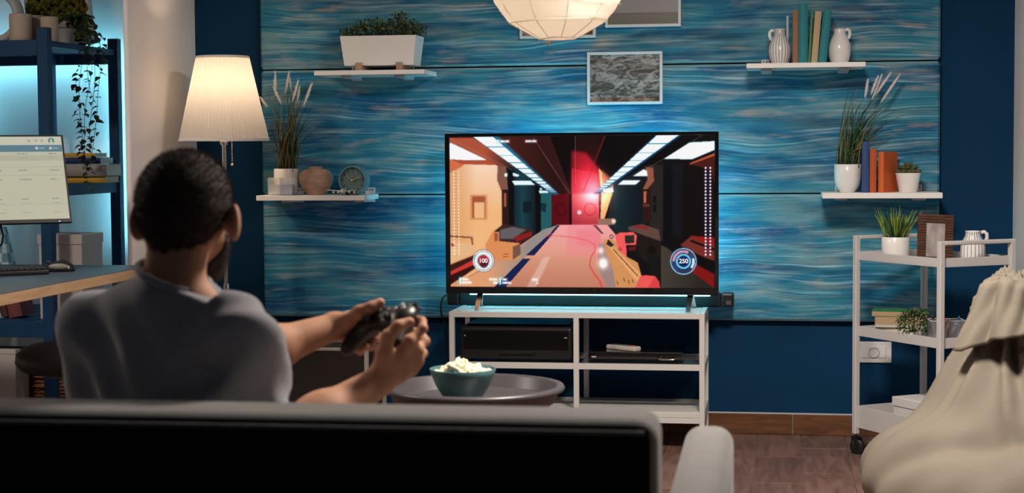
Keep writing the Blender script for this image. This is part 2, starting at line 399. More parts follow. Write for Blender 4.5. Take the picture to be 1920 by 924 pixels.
MB().ball((cx_, cy_, zb+.02-18*.0062-.004), .0062).build('chain_bead', mat('brass', (.75, .55, .28), .25, 1), fl)
light('floor_lamp_bulb', 'POINT', (0, 0, zb+.215), 4.8, (1, .76, .52), fl, shadow_soft_size=.03)

# paper lantern: wire ribs under a paper globe
LNY = 5.0
lb = at(1045, 74, LNY); k = pxm(lb); R = 131*k
pl_ = thing('paper_lantern', (lb.x, LNY, 2.5), 'glowing round cream paper lantern hanging in front of the wall pictures', 'paper lantern')
lc = lb.z + R*.97 - 2.5
LM = paper_mat('lantern_paper', (.96, .88, .77), .34)
NV = 10
def lr(a, z):
    ph = (a/(2*PI)*NV) % 1; return 1-.020*math.sin(PI*ph)
prof = []
for t0_, t1_ in ((-.965, -.72), (-.72, -.43), (-.43, -.08), (-.08, .32), (.32, .70), (.70, .95)):
    for j in range(5):
        q_ = j/5; r0_, r1_ = math.sqrt(1-t0_*t0_), math.sqrt(1-t1_*t1_); prof.append((R*(r0_+(r1_-r0_)*q_)*1.012, lc+R*(t0_+(t1_-t0_)*q_)))
prof.append((R*.30, lc+R*.95))
MB().lathe(prof, NV*8, fr=lr).build('paper_globe', LM, pl_)
MB().lathe([(0, lc-R*.945), (R*.24, lc-R*.945), (R*.27, lc-R*.955)], 40).build('bottom_disc', LM, pl_)
wr = mat('lantern_wire', (.55, .42, .33), .6)
for t in (-.960, -.72, -.43, -.08, .32, .70):
    rr = R*math.sqrt(1-t*t)*1.006
    jl = [NR.uniform(-1, 1) for _ in range(3)]
    MB().tube([(rr*math.cos(2*PI*i/40), rr*math.sin(2*PI*i/40), lc+R*t+.012*jl[0]*math.cos(2*PI*i/40+jl[1]*3)) for i in range(40)], .0011, 5, closed=True).build('wire_ring', wr, pl_)
for a in range(NV):
    an = 2*PI*a/NV
    MB().tube([(R*1.001*math.sqrt(1-t*t)*math.cos(an), R*1.001*math.sqrt(1-t*t)*math.sin(an), lc+R*t) for t in [-.955+.19*i for i in range(11)]], .0009, 5).build('paper_seam', wr, pl_)
MB().tube([(0, 0, 0), (0, 0, lc+R*.5)], .003, 8).build('cord', BLACKP, pl_)
q = at(1028, 80, LNY-.03)
MB().ball((q.x-lb.x, -.03, q.z-2.5), (.006, .006, .010), 8, 6).build('wire_end', LM, pl_)
MB().ball((0, 0, lc), .03).build('bulb', emis('lantern_bulb_glow', (1, .8, .6), 6), pl_)
light('lantern_bulb', 'POINT', (0, 0, lc), 2.6, (1, .84, .66), pl_, shadow_soft_size=.05)
STW = mat('stand_white', (.66, .64, .615), .42)
# ================================================================== television stand
SX0, SX1, SY0, SY1, SZ = -1.284, -.287, 6.4376, 6.7976, .53
ts = thing('tv_stand', ((SX0+SX1)/2, (SY0+SY1)/2, 0), 'white metal television stand with open shelves', 'tv stand')
hw, hd = (SX1-SX0)/2, (SY1-SY0)/2
pw = .0205
xm = at(1080, 640, SY0).x-ts.location.x
for x in (-hw+pw/2, xm, hw-pw/2):
    for y in (-hd+pw/2, hd-pw/2):
        MB().bx(x-pw/2, x+pw/2, y-pw/2, y+pw/2, 0, SZ+.0003, .0012).build('post', STW, ts)
def rails(z0, z1, nm):
    e_ = .0006
    for a, b in ((-hw+pw, xm-pw/2), (xm+pw/2, hw-pw)):
        for c_, d_ in ((-hd+e_, -hd+pw-e_), (hd-pw+e_, hd-e_)): MB().bx(a-.001, b+.001, c_, d_, z0, z1, .001).build(nm, STW, ts)
    for a, b in ((-hw+e_, -hw+pw-e_), (hw-pw+e_, hw-e_)): MB().bx(a, b, -hd+pw-.001, hd-pw+.001, z0, z1, .001).build(nm, STW, ts)
rails(SZ-.021, SZ, 'top_rail')
MB().bx(-hw+pw+.001, hw-pw-.001, -hd+pw+.001, hd-pw-.001, SZ-.010, SZ-.002, .001).build('top_panel', STW, ts)
for x in (-hw+.06, hw-.06): MB().bx(x-.0015, x+.0015, -hd+pw, hd-pw, SZ-.0021, SZ-.0015).build('top_joint', mat('joint_grey', (.4, .42, .44), .6), ts)
zm1 = at(1200, 683, SY0).z; zm0 = at(1200, 694, SY0).z
rails(zm0, zm1, 'shelf_rail')
GL = mat('smoked_glass', (.20, .25, .28), .05, spec=.5, alpha=.45)
for a, b in ((-hw+pw, xm-pw/2), (xm+pw/2, hw-pw)): MB().bx(a, b, -hd+pw, hd-pw, zm1-.008, zm1-.002, .001).build('glass_shelf', GL, ts)
zl1 = at(1270, 773, SY0).z; zl0 = at(1270, 794, SY0).z
rails(zl0, zl0+.021, 'bottom_rail')
MB().bx(-hw+.001, hw-.001, -hd+.003, hd-.003, zl0+.0215, zl1, .002).build('bottom_shelf', STW, ts)
# ---- television
TY = 6.60
p0 = at(836.2, 550, TY); p1 = at(1347.6, 247, TY); tx0, tx1 = p0.x, p1.x; tz0, tz1 = p0.z, at(1090, 248.5, TY).z
tvx = (tx0+tx1)/2; hw2 = (tx1-tx0)/2
tv = thing('television', (tvx, TY+.03, SZ), 'large flat television showing a red-lit corridor shooter game', 'television')
a0, a1 = tz0-SZ, tz1-SZ
sl, sr = at(843.5, 400, TY).x-tvx, at(1340.3, 400, TY).x-tvx
sb_, st_ = at(1090, 539.5, TY).z-SZ, at(1090, 254.5, TY).z-SZ
fm = MB(); y0, y1 = -.03, .004
fm.bx(-hw2, sl, y0, y1, a0, a1, .001); fm.bx(sr, hw2, y0, y1, a0, a1, .001); fm.bx(sl, sr, y0, y1, a0, sb_, .001); fm.bx(sl, sr, y0, y1, st_, a1, .001)
fm.build('bezel', BLACKG, tv)
MB().bx(-hw2+.004, hw2-.004, .004, .026, a0+.004, a1-.004, .006).build('back_cover', BLACKP, tv)
MB().bx(-hw2+.16, hw2-.16, .026, .052, a0+.03, a0+.36, .012).build('electronics_hump', BLACKP, tv)
for sx, xpx in ((-1, 899), (1, 1294)):
    fx = at(xpx, 566, TY).x-tvx
    lg = MB()
    for yy, ex in ((-.115, -sx*.004), (.068, sx*.012)):
        lg.add([(fx-.012+0, -.006, a0+.004), (fx+.012, -.006, a0+.004), (fx+.012, .018, a0+.004), (fx-.012, .018, a0+.004),
                (fx+ex-.008, yy-.008, 0), (fx+ex+.008, yy-.008, 0), (fx+ex+.008, yy+.010, 0), (fx+ex-.008, yy+.010, 0)],
               [(0, 1, 2, 3), (4, 5, 6, 7), (0, 1, 5, 4), (1, 2, 6, 5), (2, 3, 7, 6), (3, 0, 4, 7)])
    lg.build('stand_leg', STEEL, tv)
LED = emis('cyan_led', (.08, .76, 1.0), 52)
LEDL = emis('cyan_led_low', (.08, .78, 1.0), 24)
LEDV = emis('cyan_led_edge', (.30, .88, 1.0), 8)
la, lb2 = at(879, 552, TY+.04).x-tvx, at(1331, 552, TY+.04).x-tvx
zl = at(1090, 552.5, TY+.04).z-SZ
MB().bx(la, lb2, .030, .040, zl-.0045, zl+.0045, .002).build('led_strip', LEDV, tv)
MB().bx(-hw2+.05, hw2-.05, .0535, .0565, a0+.012, a0+.022).build('led_strip', LEDL, tv)
MB().bx(-hw2+.15, hw2-.15, .0275, .0375, a1-.135, a1-.125).build('led_strip', LED, tv)
for x in (-hw2+.13, hw2-.13): MB().bx(x-.005, x+.005, .0275, .0375, a0+.05, a1-.14).build('led_strip', LED, tv)

# ---- the picture on the screen, painted into the screen mesh's colour layer
class Paint:
    "a small software canvas; coordinates are those of a 1398 x 788 picture"
    def __init__(s, W, H, w, h):
        s.W, s.H, s.w, s.h = W, H, w, h
        s.x = (np.arange(w)/(w-1)*W)[None, :].repeat(h, 0); s.y = (np.arange(h)/(h-1)*H)[:, None].repeat(w, 1)
        s.c = np.zeros((h, w, 3))
    def inside(s, pts):
        r = np.zeros((s.h, s.w), bool); n = len(pts)
        for i in range(n):
            x1, y1 = pts[i]; x2, y2 = pts[(i+1) % n]
            if y1 == y2: continue
            cnd = ((y1 > s.y) != (y2 > s.y)) & (s.x < (x2-x1)*(s.y-y1)/(y2-y1)+x1); r ^= cnd
        return r.astype(float)
    def soft(s, m, n):
        for _ in range(n):
            p = np.pad(m, 1, 'edge'); m = (p[:-2, 1:-1]+p[2:, 1:-1]+p[1:-1, :-2]+p[1:-1, 2:]+p[1:-1, 1:-1]*2)/6
        return m
    def put(s, m, col, a=1.0):
        m = (m*a)[..., None]; col = np.array(col) if not callable(col) else col(s.x, s.y)
        s.c = s.c*(1-m)+col*m
    def poly(s, pts, col, a=1.0, soft=0): s.put(s.soft(s.inside(pts), soft), col, a)
    def disc(s, cx, cy, r, col, a=1.0, soft=0, r0=0, ry=None):
        d = np.hypot(s.x-cx, (s.y-cy)*(r/(ry or r))); s.put(s.soft(((d <= r) & (d >= r0)).astype(float), soft), col, a)
    def glow(s, cx, cy, rx, ry, col, a): s.c = s.c+np.exp(-(((s.x-cx)/rx)**2+((s.y-cy)/ry)**2))[..., None]*np.array(col)*a
    def line(s, x1, y1, x2, y2, wd, col, a=1.0, soft=0):
        dx, dy = x2-x1, y2-y1; L = math.hypot(dx, dy); nx, ny = -dy/L*wd/2, dx/L*wd/2
        s.poly([(x1+nx, y1+ny), (x2+nx, y2+ny), (x2-nx, y2-ny), (x1-nx, y1-ny)], col, a, soft)
    def mesh(s, name, x0, x1, z0, z1, y, lin=True):
        w, h = s.w, s.h; xs = np.linspace(x0, x1, w); zs = np.linspace(z1, z0, h)
        v = np.zeros((h, w, 3)); v[..., 0] = xs[None]; v[..., 1] = y; v[..., 2] = zs[:, None]
        i = np.arange(h*w).reshape(h, w); q = np.stack([i[1:, :-1], i[1:, 1:], i[:-1, 1:], i[:-1, :-1]], -1).reshape(-1, 4)
        me = bpy.data.meshes.new(name); me.vertices.add(h*w); me.vertices.foreach_set('co', v.ravel())
        me.loops.add(q.size); me.loops.foreach_set('vertex_index', q.ravel()); me.polygons.add(len(q)); me.polygons.foreach_set('loop_start', np.arange(0, q.size, 4))
        me.update(calc_edges=True)
        c = np.clip(s.c, 0, 1); c = np.where(c <= .04045, c/12.92, ((c+.055)/1.055)**2.4)
        ca = me.color_attributes.new('Col', 'FLOAT_COLOR', 'POINT'); a = np.ones((h*w, 4)); a[:, :3] = c.reshape(-1, 3); ca.data.foreach_set('color', a.ravel())
        return me
def RGB(*c): return np.array(c)/255.
def Q(*pts): return [(x-62, y-74) for x, y in pts]
P = Paint(1398, 788, 640, 361)
lerp = lambda a, b, t: a+(b-a)*np.clip(t, 0, 1)[..., None]
P.c[:] = RGB(20, 14, 16)
P.poly(Q((62, 74), (1460, 74), (1460, 400), (62, 400)), lambda x, y: lerp(RGB(72, 30, 26), RGB(8, 6, 9), (x-330)/480))
P.poly(Q((500, 74), (730, 74), (720, 375), (690, 375)), RGB(52, 22, 22)); P.poly(Q((600, 74), (730, 74), (730, 375), (712, 375)), RGB(16, 9, 10))
P.poly(Q((735, 74), (890, 74), (790, 375), (735, 375)), RGB(32, 12, 14)); P.poly(Q((890, 74), (1180, 74), (830, 375), (760, 375)), RGB(10, 7, 9))
P.poly(Q((62, 80), (190, 80), (640, 378), (560, 350), (310, 220), (62, 110)), lambda x, y: lerp(RGB(176, 82, 58), RGB(24, 20, 24), (x-190)/190))
P.poly(Q((62, 110), (262, 196), (62, 200)), RGB(255, 255, 255)); P.poly(Q((62, 190), (270, 196), (320, 222), (62, 222)), RGB(176, 78, 52))
# left wall
P.poly(Q((62, 215), (310, 222), (350, 240), (345, 640), (330, 862), (62, 862)), lambda x, y: lerp(lerp(RGB(240, 200, 172), RGB(238, 178, 122), (y-150)/250), RGB(225, 160, 110), (140-x)/120))
P.poly(Q((62, 190), (140, 222), (62, 262)), RGB(214, 110, 70))
P.poly(Q((170, 378), (262, 378), (262, 508), (170, 508)), RGB(214, 142, 96), .9, 4); P.poly(Q((182, 385), (252, 385), (252, 500), (182, 500)), RGB(168, 88, 56), 1, 2); P.poly(Q((192, 416), (246, 416), (246, 500), (192, 500)), RGB(236, 180, 128), 1, 1)
P.poly(Q((320, 225), (365, 232), (380, 360), (340, 360), (316, 300)), RGB(130, 86, 70), 1, 2)
P.poly(Q((340, 350), (380, 350), (380, 560), (340, 560)), RGB(46, 26, 24), 1, 1); P.poly(Q((352, 368), (366, 368), (366, 440), (352, 440)), RGB(190, 104, 72), .8, 1)
P.poly(Q((365, 235), (400, 235), (545, 330), (550, 600), (380, 620), (375, 360)), lambda x, y: lerp(RGB(16, 22, 30), RGB(24, 64, 74), 1-np.abs(x-390)/80)); P.poly(Q((378, 250), (406, 250), (406, 560), (378, 560)), RGB(14, 12, 16), 1, 3)
P.poly(Q((455, 412), (500, 412), (500, 472), (455, 472)), RGB(12, 30, 40), 1, 2)
P.poly(Q((545, 345), (605, 372), (605, 540), (545, 575)), RGB(32, 92, 96)); P.poly(Q((548, 420), (578, 424), (574, 470), (548, 460)), RGB(14, 48, 54), 1, 1); P.poly(Q((520, 330), (548, 340), (548, 590), (520, 590)), RGB(10, 10, 14), 1, 2)
for pts in (((395, 305), (495, 305), (518, 326), (410, 328)), ((540, 356), (585, 358), (590, 368), (542, 370)), ((400, 262), (436, 274), (430, 284), (402, 280)), ((355, 268), (372, 264), (372, 284), (358, 284)), ((544, 342), (556, 344), (556, 352), (544, 352))): P.poly(Q(*pts), RGB(225, 250, 252), 1, 1)
# right wall
P.poly(Q((925, 330), (1110, 225), (1460, 160), (1460, 862), (1180, 862), (900, 540)), lambda x, y: lerp(RGB(28, 34, 40), RGB(14, 9, 10), (x-900)/300))
P.poly(Q((930, 340), (1100, 330), (1085, 540), (940, 560)), lambda x, y: lerp(RGB(22, 44, 50), RGB(14, 24, 30), (x-880)/120))
P.poly(Q((1110, 230), (1195, 225), (1190, 620), (1120, 560)), RGB(38, 34, 34), 1, 2); P.poly(Q((1195, 215), (1240, 215), (1240, 640), (1195, 640)), RGB(8, 8, 14), 1, 3); P.poly(Q((1240, 215), (1300, 215), (1290, 600), (1240, 600)), RGB(20, 26, 40), .5, 10)
P.poly(Q((1100, 236), (1142, 240), (1146, 310), (1100, 362), (1086, 350), (1112, 300)), RGB(150, 86, 66), 1, 2); P.poly(Q((1086, 350), (1130, 350), (1130, 520), (1086, 520)), RGB(44, 20, 18), 1, 1); P.poly(Q((1092, 362), (1106, 362), (1104, 420), (1092, 420)), RGB(210, 112, 84), .9, 1); P.poly(Q((1086, 425), (1122, 425), (1122, 442), (1086, 442)), RGB(90, 44, 36))
for yy in (385, 430): P.poly(Q((1140, yy), (1158, yy), (1158, yy+36), (1140, yy+36)), RGB(18, 14, 15)); 
P.poly(Q((1320, 222), (1460, 170), (1460, 330), (1440, 250)), RGB(72, 24, 20)); P.poly(Q((1335, 216), (1460, 166), (1460, 180), (1330, 226)), RGB(190, 84, 62), 1, 1)
P.poly(Q((1280, 640), (1340, 590), (1460, 640), (1460, 730)), RGB(118, 46, 34), 1, 2); P.poly(Q((1330, 590), (1460, 600), (1460, 650)), RGB(150, 22, 20), 1, 3); P.poly(Q((1340, 612), (1460, 655), (1460, 668), (1330, 620)), RGB(24, 8, 10), 1, 1)
P.poly(Q((1010, 545), (1080, 530), (1170, 560), (1180, 620), (1010, 560)), RGB(96, 70, 60), 1, 2); P.poly(Q((1050, 536), (1110, 545), (1120, 560), (1040, 548)), RGB(150, 30, 34), 1, 2); P.poly(Q((1010, 570), (1180, 625), (1180, 700), (1040, 700)), RGB(30, 22, 20), 1, 3)
P.disc(1130-62, 665-74, 24, RGB(16, 13, 12), 1, 1)
P.poly(Q((1180, 640), (1330, 700), (1460, 780), (1460, 862), (1180, 862)), lambda x, y: lerp(RGB(70, 64, 56), RGB(40, 34, 32), (x-1100)/250)); P.poly(Q((1200, 640), (1460, 720), (1460, 850), (1380, 800)), RGB(10, 8, 10), 1, 4); P.poly(Q((1350, 730), (1460, 790), (1460, 862), (1330, 770)), RGB(128, 20, 20), 1, 4); P.poly(Q((1230, 690), (1300, 730), (1290, 750), (1220, 700)), RGB(150, 20, 22), 1, 3)
# far door, red light
P.poly(Q((605, 372), (860, 372), (860, 536), (605, 536)), RGB(92, 10, 22)); P.poly(Q((712, 240), (850, 270), (860, 536), (712, 536)), lambda x, y: lerp(RGB(176, 40, 56), RGB(246, 124, 126), 1-np.hypot(x-760, y-300)/190)); P.poly(Q((712, 150), (790, 160), (870, 260), (860, 372), (712, 372)), RGB(176, 26, 44), .8, 22)
P.poly(Q((700, 372), (712, 372), (712, 536), (700, 536)), RGB(26, 6, 12), 1, 1)
P.disc(655-62, 455-74, 32, RGB(60, 6, 18), .9, 1, 26); P.disc(810-62, 455-74, 34, RGB(196, 40, 60), .9, 1, 28)
for i in range(7): P.line(785-62, 436-74+i*6, 836-62, 436-74+i*6, 1.5, RGB(214, 66, 84), .6)
P.poly(Q((856, 240), (932, 330), (926, 380), (880, 520), (862, 520), (870, 380)), RGB(238, 172, 112), 1, 1); P.poly(Q((872, 250), (930, 300), (930, 350), (876, 380)), RGB(150, 84, 58), .8, 3); P.poly(Q((850, 505), (935, 500), (940, 535), (850, 538)), RGB(150, 110, 96), 1, 2); P.disc(934-62, 516-74, 12, RGB(240, 200, 180), 1, 1)
P.glow(835-62, 360-74, 85, 75, RGB(255, 150, 140), .7); P.glow(800-62, 300-74, 60, 110, RGB(200, 30, 50), .45)
# floor
P.poly(Q((640, 534), (840, 534), (900, 534), (1180, 862), (62, 862), (440, 640), (560, 560)), lambda x, y: lerp(lerp(RGB(240, 158, 158), RGB(220, 154, 126), (y-470)/180), RGB(196, 126, 100), (y-600)/190))
P.poly(Q((640, 534), (560, 560), (440, 650), (380, 700), (62, 862), (300, 862)), lambda x, y: lerp(RGB(150, 140, 136), RGB(226, 158, 112), (420-x)/220))
P.poly(Q((690, 534), (850, 534), (900, 700), (680, 700)), RGB(238, 130, 140), .5, 14); P.poly(Q((740, 560), (860, 560), (870, 660), (740, 640)), RGB(240, 110, 130), .35, 10)
P.poly(Q((638, 536), (650, 536), (612, 580), (596, 580)), RGB(28, 32, 62)); P.poly(Q((592, 584), (610, 584), (512, 695), (468, 695)), RGB(24, 32, 72)); P.poly(Q((452, 712), (492, 712), (358, 862), (296, 862)), RGB(22, 34, 78))
P.poly(Q((824, 536), (840, 536), (882, 580), (868, 580)), RGB(96, 60, 66))
P.poly(Q((560, 706), (600, 700), (520, 862), (470, 862)), RGB(226, 196, 186), .5, 4)
pr_ = Q((560, 595), (640, 592), (730, 602), (800, 618), (836, 640), (834, 672), (812, 705), (806, 745), (830, 790), (862, 830), (872, 862))
for (a, b), (c, d), wv in zip(pr_, pr_[1:], [3, 3, 3, 3, 4, 5, 6, 7, 8, 9]): P.line(a, b, c, d, wv, RGB(226, 66, 80), .9, 1)
P.poly(Q((850, 640), (905, 620), (945, 760), (940, 862), (900, 862), (850, 760)), RGB(150, 132, 134), .8, 6); P.glow(878-62, 735-74, 22, 26, RGB(255, 250, 220), .6); P.glow(866-62, 668-74, 16, 18, RGB(255, 250, 220), .35)
# boxes at left
P.poly(Q((290, 575), (350, 530), (500, 560), (500, 600), (440, 640), (300, 630)), RGB(60, 34, 30), 1, 2); P.poly(Q((330, 560), (400, 545), (470, 560), (400, 610), (330, 610)), RGB(110, 110, 116), .8, 5); P.poly(Q((400, 600), (500, 570), (500, 590), (420, 625)), RGB(150, 30, 30), .9, 2)
P.poly(Q((290, 570), (326, 572), (326, 620), (430, 630), (440, 640), (438, 710), (400, 720), (258, 720), (250, 640)), RGB(224, 142, 88), 1, 1); P.poly(Q((398, 650), (440, 632), (440, 690), (398, 718)), RGB(120, 84, 66), 1, 1); P.poly(Q((300, 575), (318, 580), (318, 618), (300, 622)), RGB(160, 88, 54), 1, 1)
for yy in (690, 704): P.line(345-62, yy-74, 375-62, yy-78, 3, RGB(120, 60, 36))
P.poly(Q((62, 620), (180, 640), (190, 680), (62, 740)), RGB(228, 178, 130), 1, 2); P.poly(Q((62, 590), (182, 598), (186, 640), (178, 640), (172, 606), (62, 600)), RGB(130, 76, 54), .9, 1); P.poly(Q((62, 630), (92, 640), (70, 650)), RGB(190, 30, 40), 1, 2)
P.poly(Q((62, 745), (200, 690), (240, 690), (62, 790)), RGB(60, 26, 24), 1, 3); P.poly(Q((62, 780), (180, 722), (190, 745), (62, 830)), RGB(206, 56, 48), 1, 2); P.poly(Q((62, 800), (190, 745), (200, 760), (62, 850)), RGB(52, 18, 18), 1, 2)
# strip lights on the ceiling
def strips(A, B, C, D, n, ratio):
    # quad strip from near edge A-B to far edge C-D
    ts_ = [0]; st = 1.
    for i in range(n): ts_.append(ts_[-1]+st); st *= ratio
    ts_ = [t/ts_[-1] for t in ts_]
    for i in range(n):
        t0, t1 = ts_[i]+.008, ts_[i+1]-.004
        L2 = lambda p, q, t: (p[0]+(q[0]-p[0])*t, p[1]+(q[1]-p[1])*t)
        P.poly(Q(L2(A, C, t0), L2(B, D, t0), L2(B, D, t1), L2(A, C, t1)), RGB(232, 252, 252), 1, 0)
sh = P.soft(P.inside(Q((180, 66), (320, 66), (650, 378), (612, 378))), 5); P.put(sh, RGB(30, 120, 170), .75)
sh = P.soft(P.inside(Q((1170, 58), (1310, 58), (862, 376), (824, 376))), 5); P.put(sh, RGB(20, 100, 160), .7)
strips((186, 72), (292, 72), (612, 374), (644, 374), 15, .83)
strips((1176, 60), (1294, 60), (828, 372), (850, 372), 15, .83)
for pts in (((62, 112), (66, 104), (262, 196), (100, 194), (62, 180)), ((1196, 196), (1330, 112), (1460, 106), (1460, 150), (1345, 197)), ((1036, 283), (1092, 248), (1108, 256), (1112, 284)), ((958, 326), (982, 306), (1074, 306), (1050, 326)), ((880, 350), (930, 342), (935, 366), (880, 366))):
    P.put(P.soft(P.inside(Q(*pts)), 4), RGB(60, 140, 190), .6); P.poly(Q(*pts), RGB(240, 255, 252), 1, 1)
for a in ((510, 80, 704, 372), (733, 76, 733, 320), (1408, 68, 1120, 240), (62, 80, 400, 250)): P.line(a[0]-62, a[1]-74, a[2]-62, a[3]-74, 2, RGB(196, 150, 140), .6)
P.line(890-62, 0, 775-62, 360-74, 5, RGB(168, 50, 40), .7, 1); P.line(545-62, 226-74, 930-62, 226-74, 1.5, RGB(150, 110, 110), .5)
# weapon
P.poly(Q((880, 610), (930, 612), (1075, 720), (1085, 800), (1050, 862), (945, 862), (930, 770), (895, 680)), RGB(214, 146, 90), 1, 1); P.poly(Q((900, 640), (925, 640), (1075, 790), (1055, 830)), RGB(240, 176, 116), .7, 2); P.line(930-62, 660-74, 1060-62, 800-74, 5, RGB(110, 60, 40)); P.poly(Q((905, 610), (935, 640), (920, 650), (895, 635)), RGB(40, 34, 40), 1, 1)
P.poly(Q((940, 590), (965, 575), (1035, 572), (1056, 590), (1050, 640), (1005, 640), (1002, 700), (960, 668)), RGB(244, 92, 92), 1, 1); P.poly(Q((992, 590), (1040, 588), (1042, 628), (995, 632)), RGB(44, 40, 34), 1, 1); P.poly(Q((1000, 640), (1050, 640), (1062, 690), (1120, 740), (1130, 800), (1080, 800), (1060, 730), (1002, 700)), RGB(16, 14, 16), 1, 1); P.poly(Q((1010, 650), (1050, 646), (1050, 668), (1010, 668)), RGB(120, 26, 30), .8, 2)
P.poly(Q((1072, 800), (1100, 795), (1150, 800), (1172, 830), (1175, 862), (1045, 862)), RGB(240, 88, 84), 1, 1); P.poly(Q((1110, 862), (1150, 800), (1172, 830), (1175, 862)), RGB(216, 60, 62), .8, 2)
P.disc(922-62, 596-74, 11, RGB(70, 50, 50), 1, 0, 7); P.disc(967-62, 660-74, 8, RGB(140, 30, 34), 1, 0, 5)
for x_, y_ in ((950, 845), (985, 830), (1010, 842), (1030, 836)): P.line(x_-62, y_-94, x_-56, y_-74, 3, RGB(60, 34, 26))
# heads-up display
for i in range(27):
    for x_ in (83, 108): P.disc(x_-62, 256-74+i*16.6, 4.2, RGB(252, 240, 226), .95, 0)
    for x_ in (1413, 1437): P.disc(x_-62, 243-74+i*17.1, 5, RGB(250, 250, 255), 1, 0)
P.poly(Q((1402, 235), (1450, 235), (1450, 690), (1402, 690)), RGB(90, 20, 70), .25, 3)
for i in range(27):
    for x_ in (1413, 1437): P.disc(x_-62, 243-74+i*17.1, 4.5, RGB(250, 250, 255), 1, 0)
P.disc(239-62, 724-74, 60, RGB(40, 90, 130), .55, 4); P.disc(239-62, 724-74, 56, RGB(250, 232, 226), 1, 0, 51); P.disc(239-62, 724-74, 47, RGB(232, 250, 246), 1, 0); P.disc(239-62, 724-74, 36, RGB(150, 170, 180), 1, 0, 33); P.disc(239-62, 724-74, 31, RGB(176, 44, 56), 1, 1); P.disc(242-62, 740-74, 22, RGB(70, 20, 40), .8, 5)
P.disc(1298-62, 723-74, 72, RGB(30, 60, 110), .7, 5); P.disc(1298-62, 723-74, 68, RGB(190, 226, 240), 1, 0, 64)
dx, dy = P.x-(1298-62), P.y-(723-74); an = np.degrees(np.arctan2(dy, dx)); rr = np.hypot(dx, dy)
P.put(((rr < 58) & (rr > 44) & (an > -180) & (an < -60)).astype(float), RGB(214, 160, 190), .9); P.put(((rr < 58) & (rr > 44) & (an > -52) & (an < -22)).astype(float), RGB(70, 70, 110), 1); P.put(((rr < 58) & (rr > 46) & (an > -18) & (an < 40)).astype(float), RGB(235, 240, 250), .9); P.put(((rr < 58) & (rr > 46) & (an > 120) & (an < 178)).astype(float), RGB(40, 70, 130), .9)
P.disc(1298-62, 723-74, 38, RGB(60, 150, 200), 1, 1, 0); P.disc(1298-62, 723-74, 38, RGB(150, 232, 250), 1, 0, 33); P.disc(1298-62, 723-74, 28, RGB(18, 30, 90), 1, 2)
P.disc(753-62, 470-74, 10, RGB(250, 240, 245), .95, 0, 5); P.disc(753-62, 472-74, 4, RGB(250, 240, 245), .9)
for x1, x2, y in ((335, 382, 100), (470, 528, 99), (124, 158, 821), (124, 172, 839), (272, 314, 821), (292, 314, 839), (340, 366, 821), (340, 388, 839), (500, 530, 821), (524, 530, 839)):
    P.poly(Q((x1-4, y-9), (x2+4, y-9), (x2+4, y+9), (x1-4, y+9)), RGB(255, 210, 210), .35, 4)
    xx = x1
    while xx < x2:
        w_ = random.uniform(4, 8); P.poly(Q((xx, y-4.5), (min(xx+w_, x2), y-4.5), (min(xx+w_, x2), y+4.5), (xx, y+4.5)), RGB(255, 255, 255), 1); xx += w_+1.6
for x_, y_ in ((323, 100), (113, 821), (113, 839), (329, 821), (329, 839)): P.poly(Q((x_-8, y_-12), (x_+8, y_-12), (x_+8, y_+12), (x_-8, y_+12)), RGB(60, 220, 230), .5, 4); P.poly(Q((x_-4, y_-9), (x_+4, y_-9), (x_+4, y_+9), (x_-4, y_+9)), RGB(225, 255, 255), 1)
_b = np.clip(P.c.mean(2)-.62, 0, 1)[..., None]*P.c
for _ in range(26): _b = np.stack([P.soft(_b[..., i], 1) for i in range(3)], -1)
P.c = np.stack([P.soft(P.c[..., i], 1) for i in range(3)], -1)*1.02+_b*np.array((.25, .42, .5))
scr = newobj('screen', P.mesh('screen', sl+.0005, sr-.0005, sb_+.0005, st_-.0005, -.0255), attr_emis('lit_game_screen', .92), tv)
def text(txt, name, x, y, z, size, m, parent, wdt=None):
    cu_ = bpy.data.curves.new(name, 'FONT'); cu_.body = txt; cu_.size = size; cu_.align_x = 'CENTER'; cu_.align_y = 'CENTER'; cu_.extrude = .0001; cu_.offset = size*.018
    o = bpy.data.objects.new(name, cu_); dg = None
    COL.objects.link(o); bpy.context.view_layer.update()
    me = bpy.data.meshes.new_from_object(o.evaluated_get(bpy.context.evaluated_depsgraph_get())); COL.objects.unlink(o); bpy.data.objects.remove(o)
    r = newobj(name, me, m, parent); r.location = (x, y, z); r.rotation_euler = (PI/2, 0, 0); return r
def spos(x, y): return sl+(sr-sl)*(x-62)/1398, st_-(st_-sb_)*(y-74)/788
hudm = emis('hud_white', (1, .97, .95), .98)
X_, Z_ = spos(239, 724); text('100', 'health_number', X_, -.0262, Z_, .024, hudm, tv)
X_, Z_ = spos(1298, 722); text('250', 'ammo_number', X_, -.0262, Z_, .024, hudm, tv)
# soundbar behind the television
a = at(840, 561, 6.74).x; b = at(1376, 558, 6.74).x
sb = thing('soundbar', ((a+b)/2, 6.752, SZ), 'long black soundbar lying behind the television feet on the stand', 'soundbar')
hl = (b-a)/2; h_ = .055
MB().bx(-hl+.05, hl-.05, -.035, .035, 0.0, h_, .008, 2).build('body', mat('speaker_cloth', (.010, .010, .011), .8, bump=.3, bscale=900), sb)
for sx in (-1, 1): MB().bx(sx*hl-.05*(sx > 0), sx*hl+.05*(sx < 0), -.036, .036, 0, h_+.001, .008, 2).build('end_cap', BLACKP, sb)
MB().bx(hl-.030, hl-.010, -.0375, -.036, .010, .026, .0005).build('badge_plate', mat('badge_grey', (.09, .07, .075), .5), sb)
c = at(835, 553, 6.73)
pts = [at(842, 556, 6.75), at(836, 553, 6.76), at(829, 560, 6.76), at(826, 575, 6.77), at(828, 590, 6.78), at(833, 606, 6.79), at(838, 640, 6.80), at(842, 690, 6.80), at(846, 800, 6.8)]
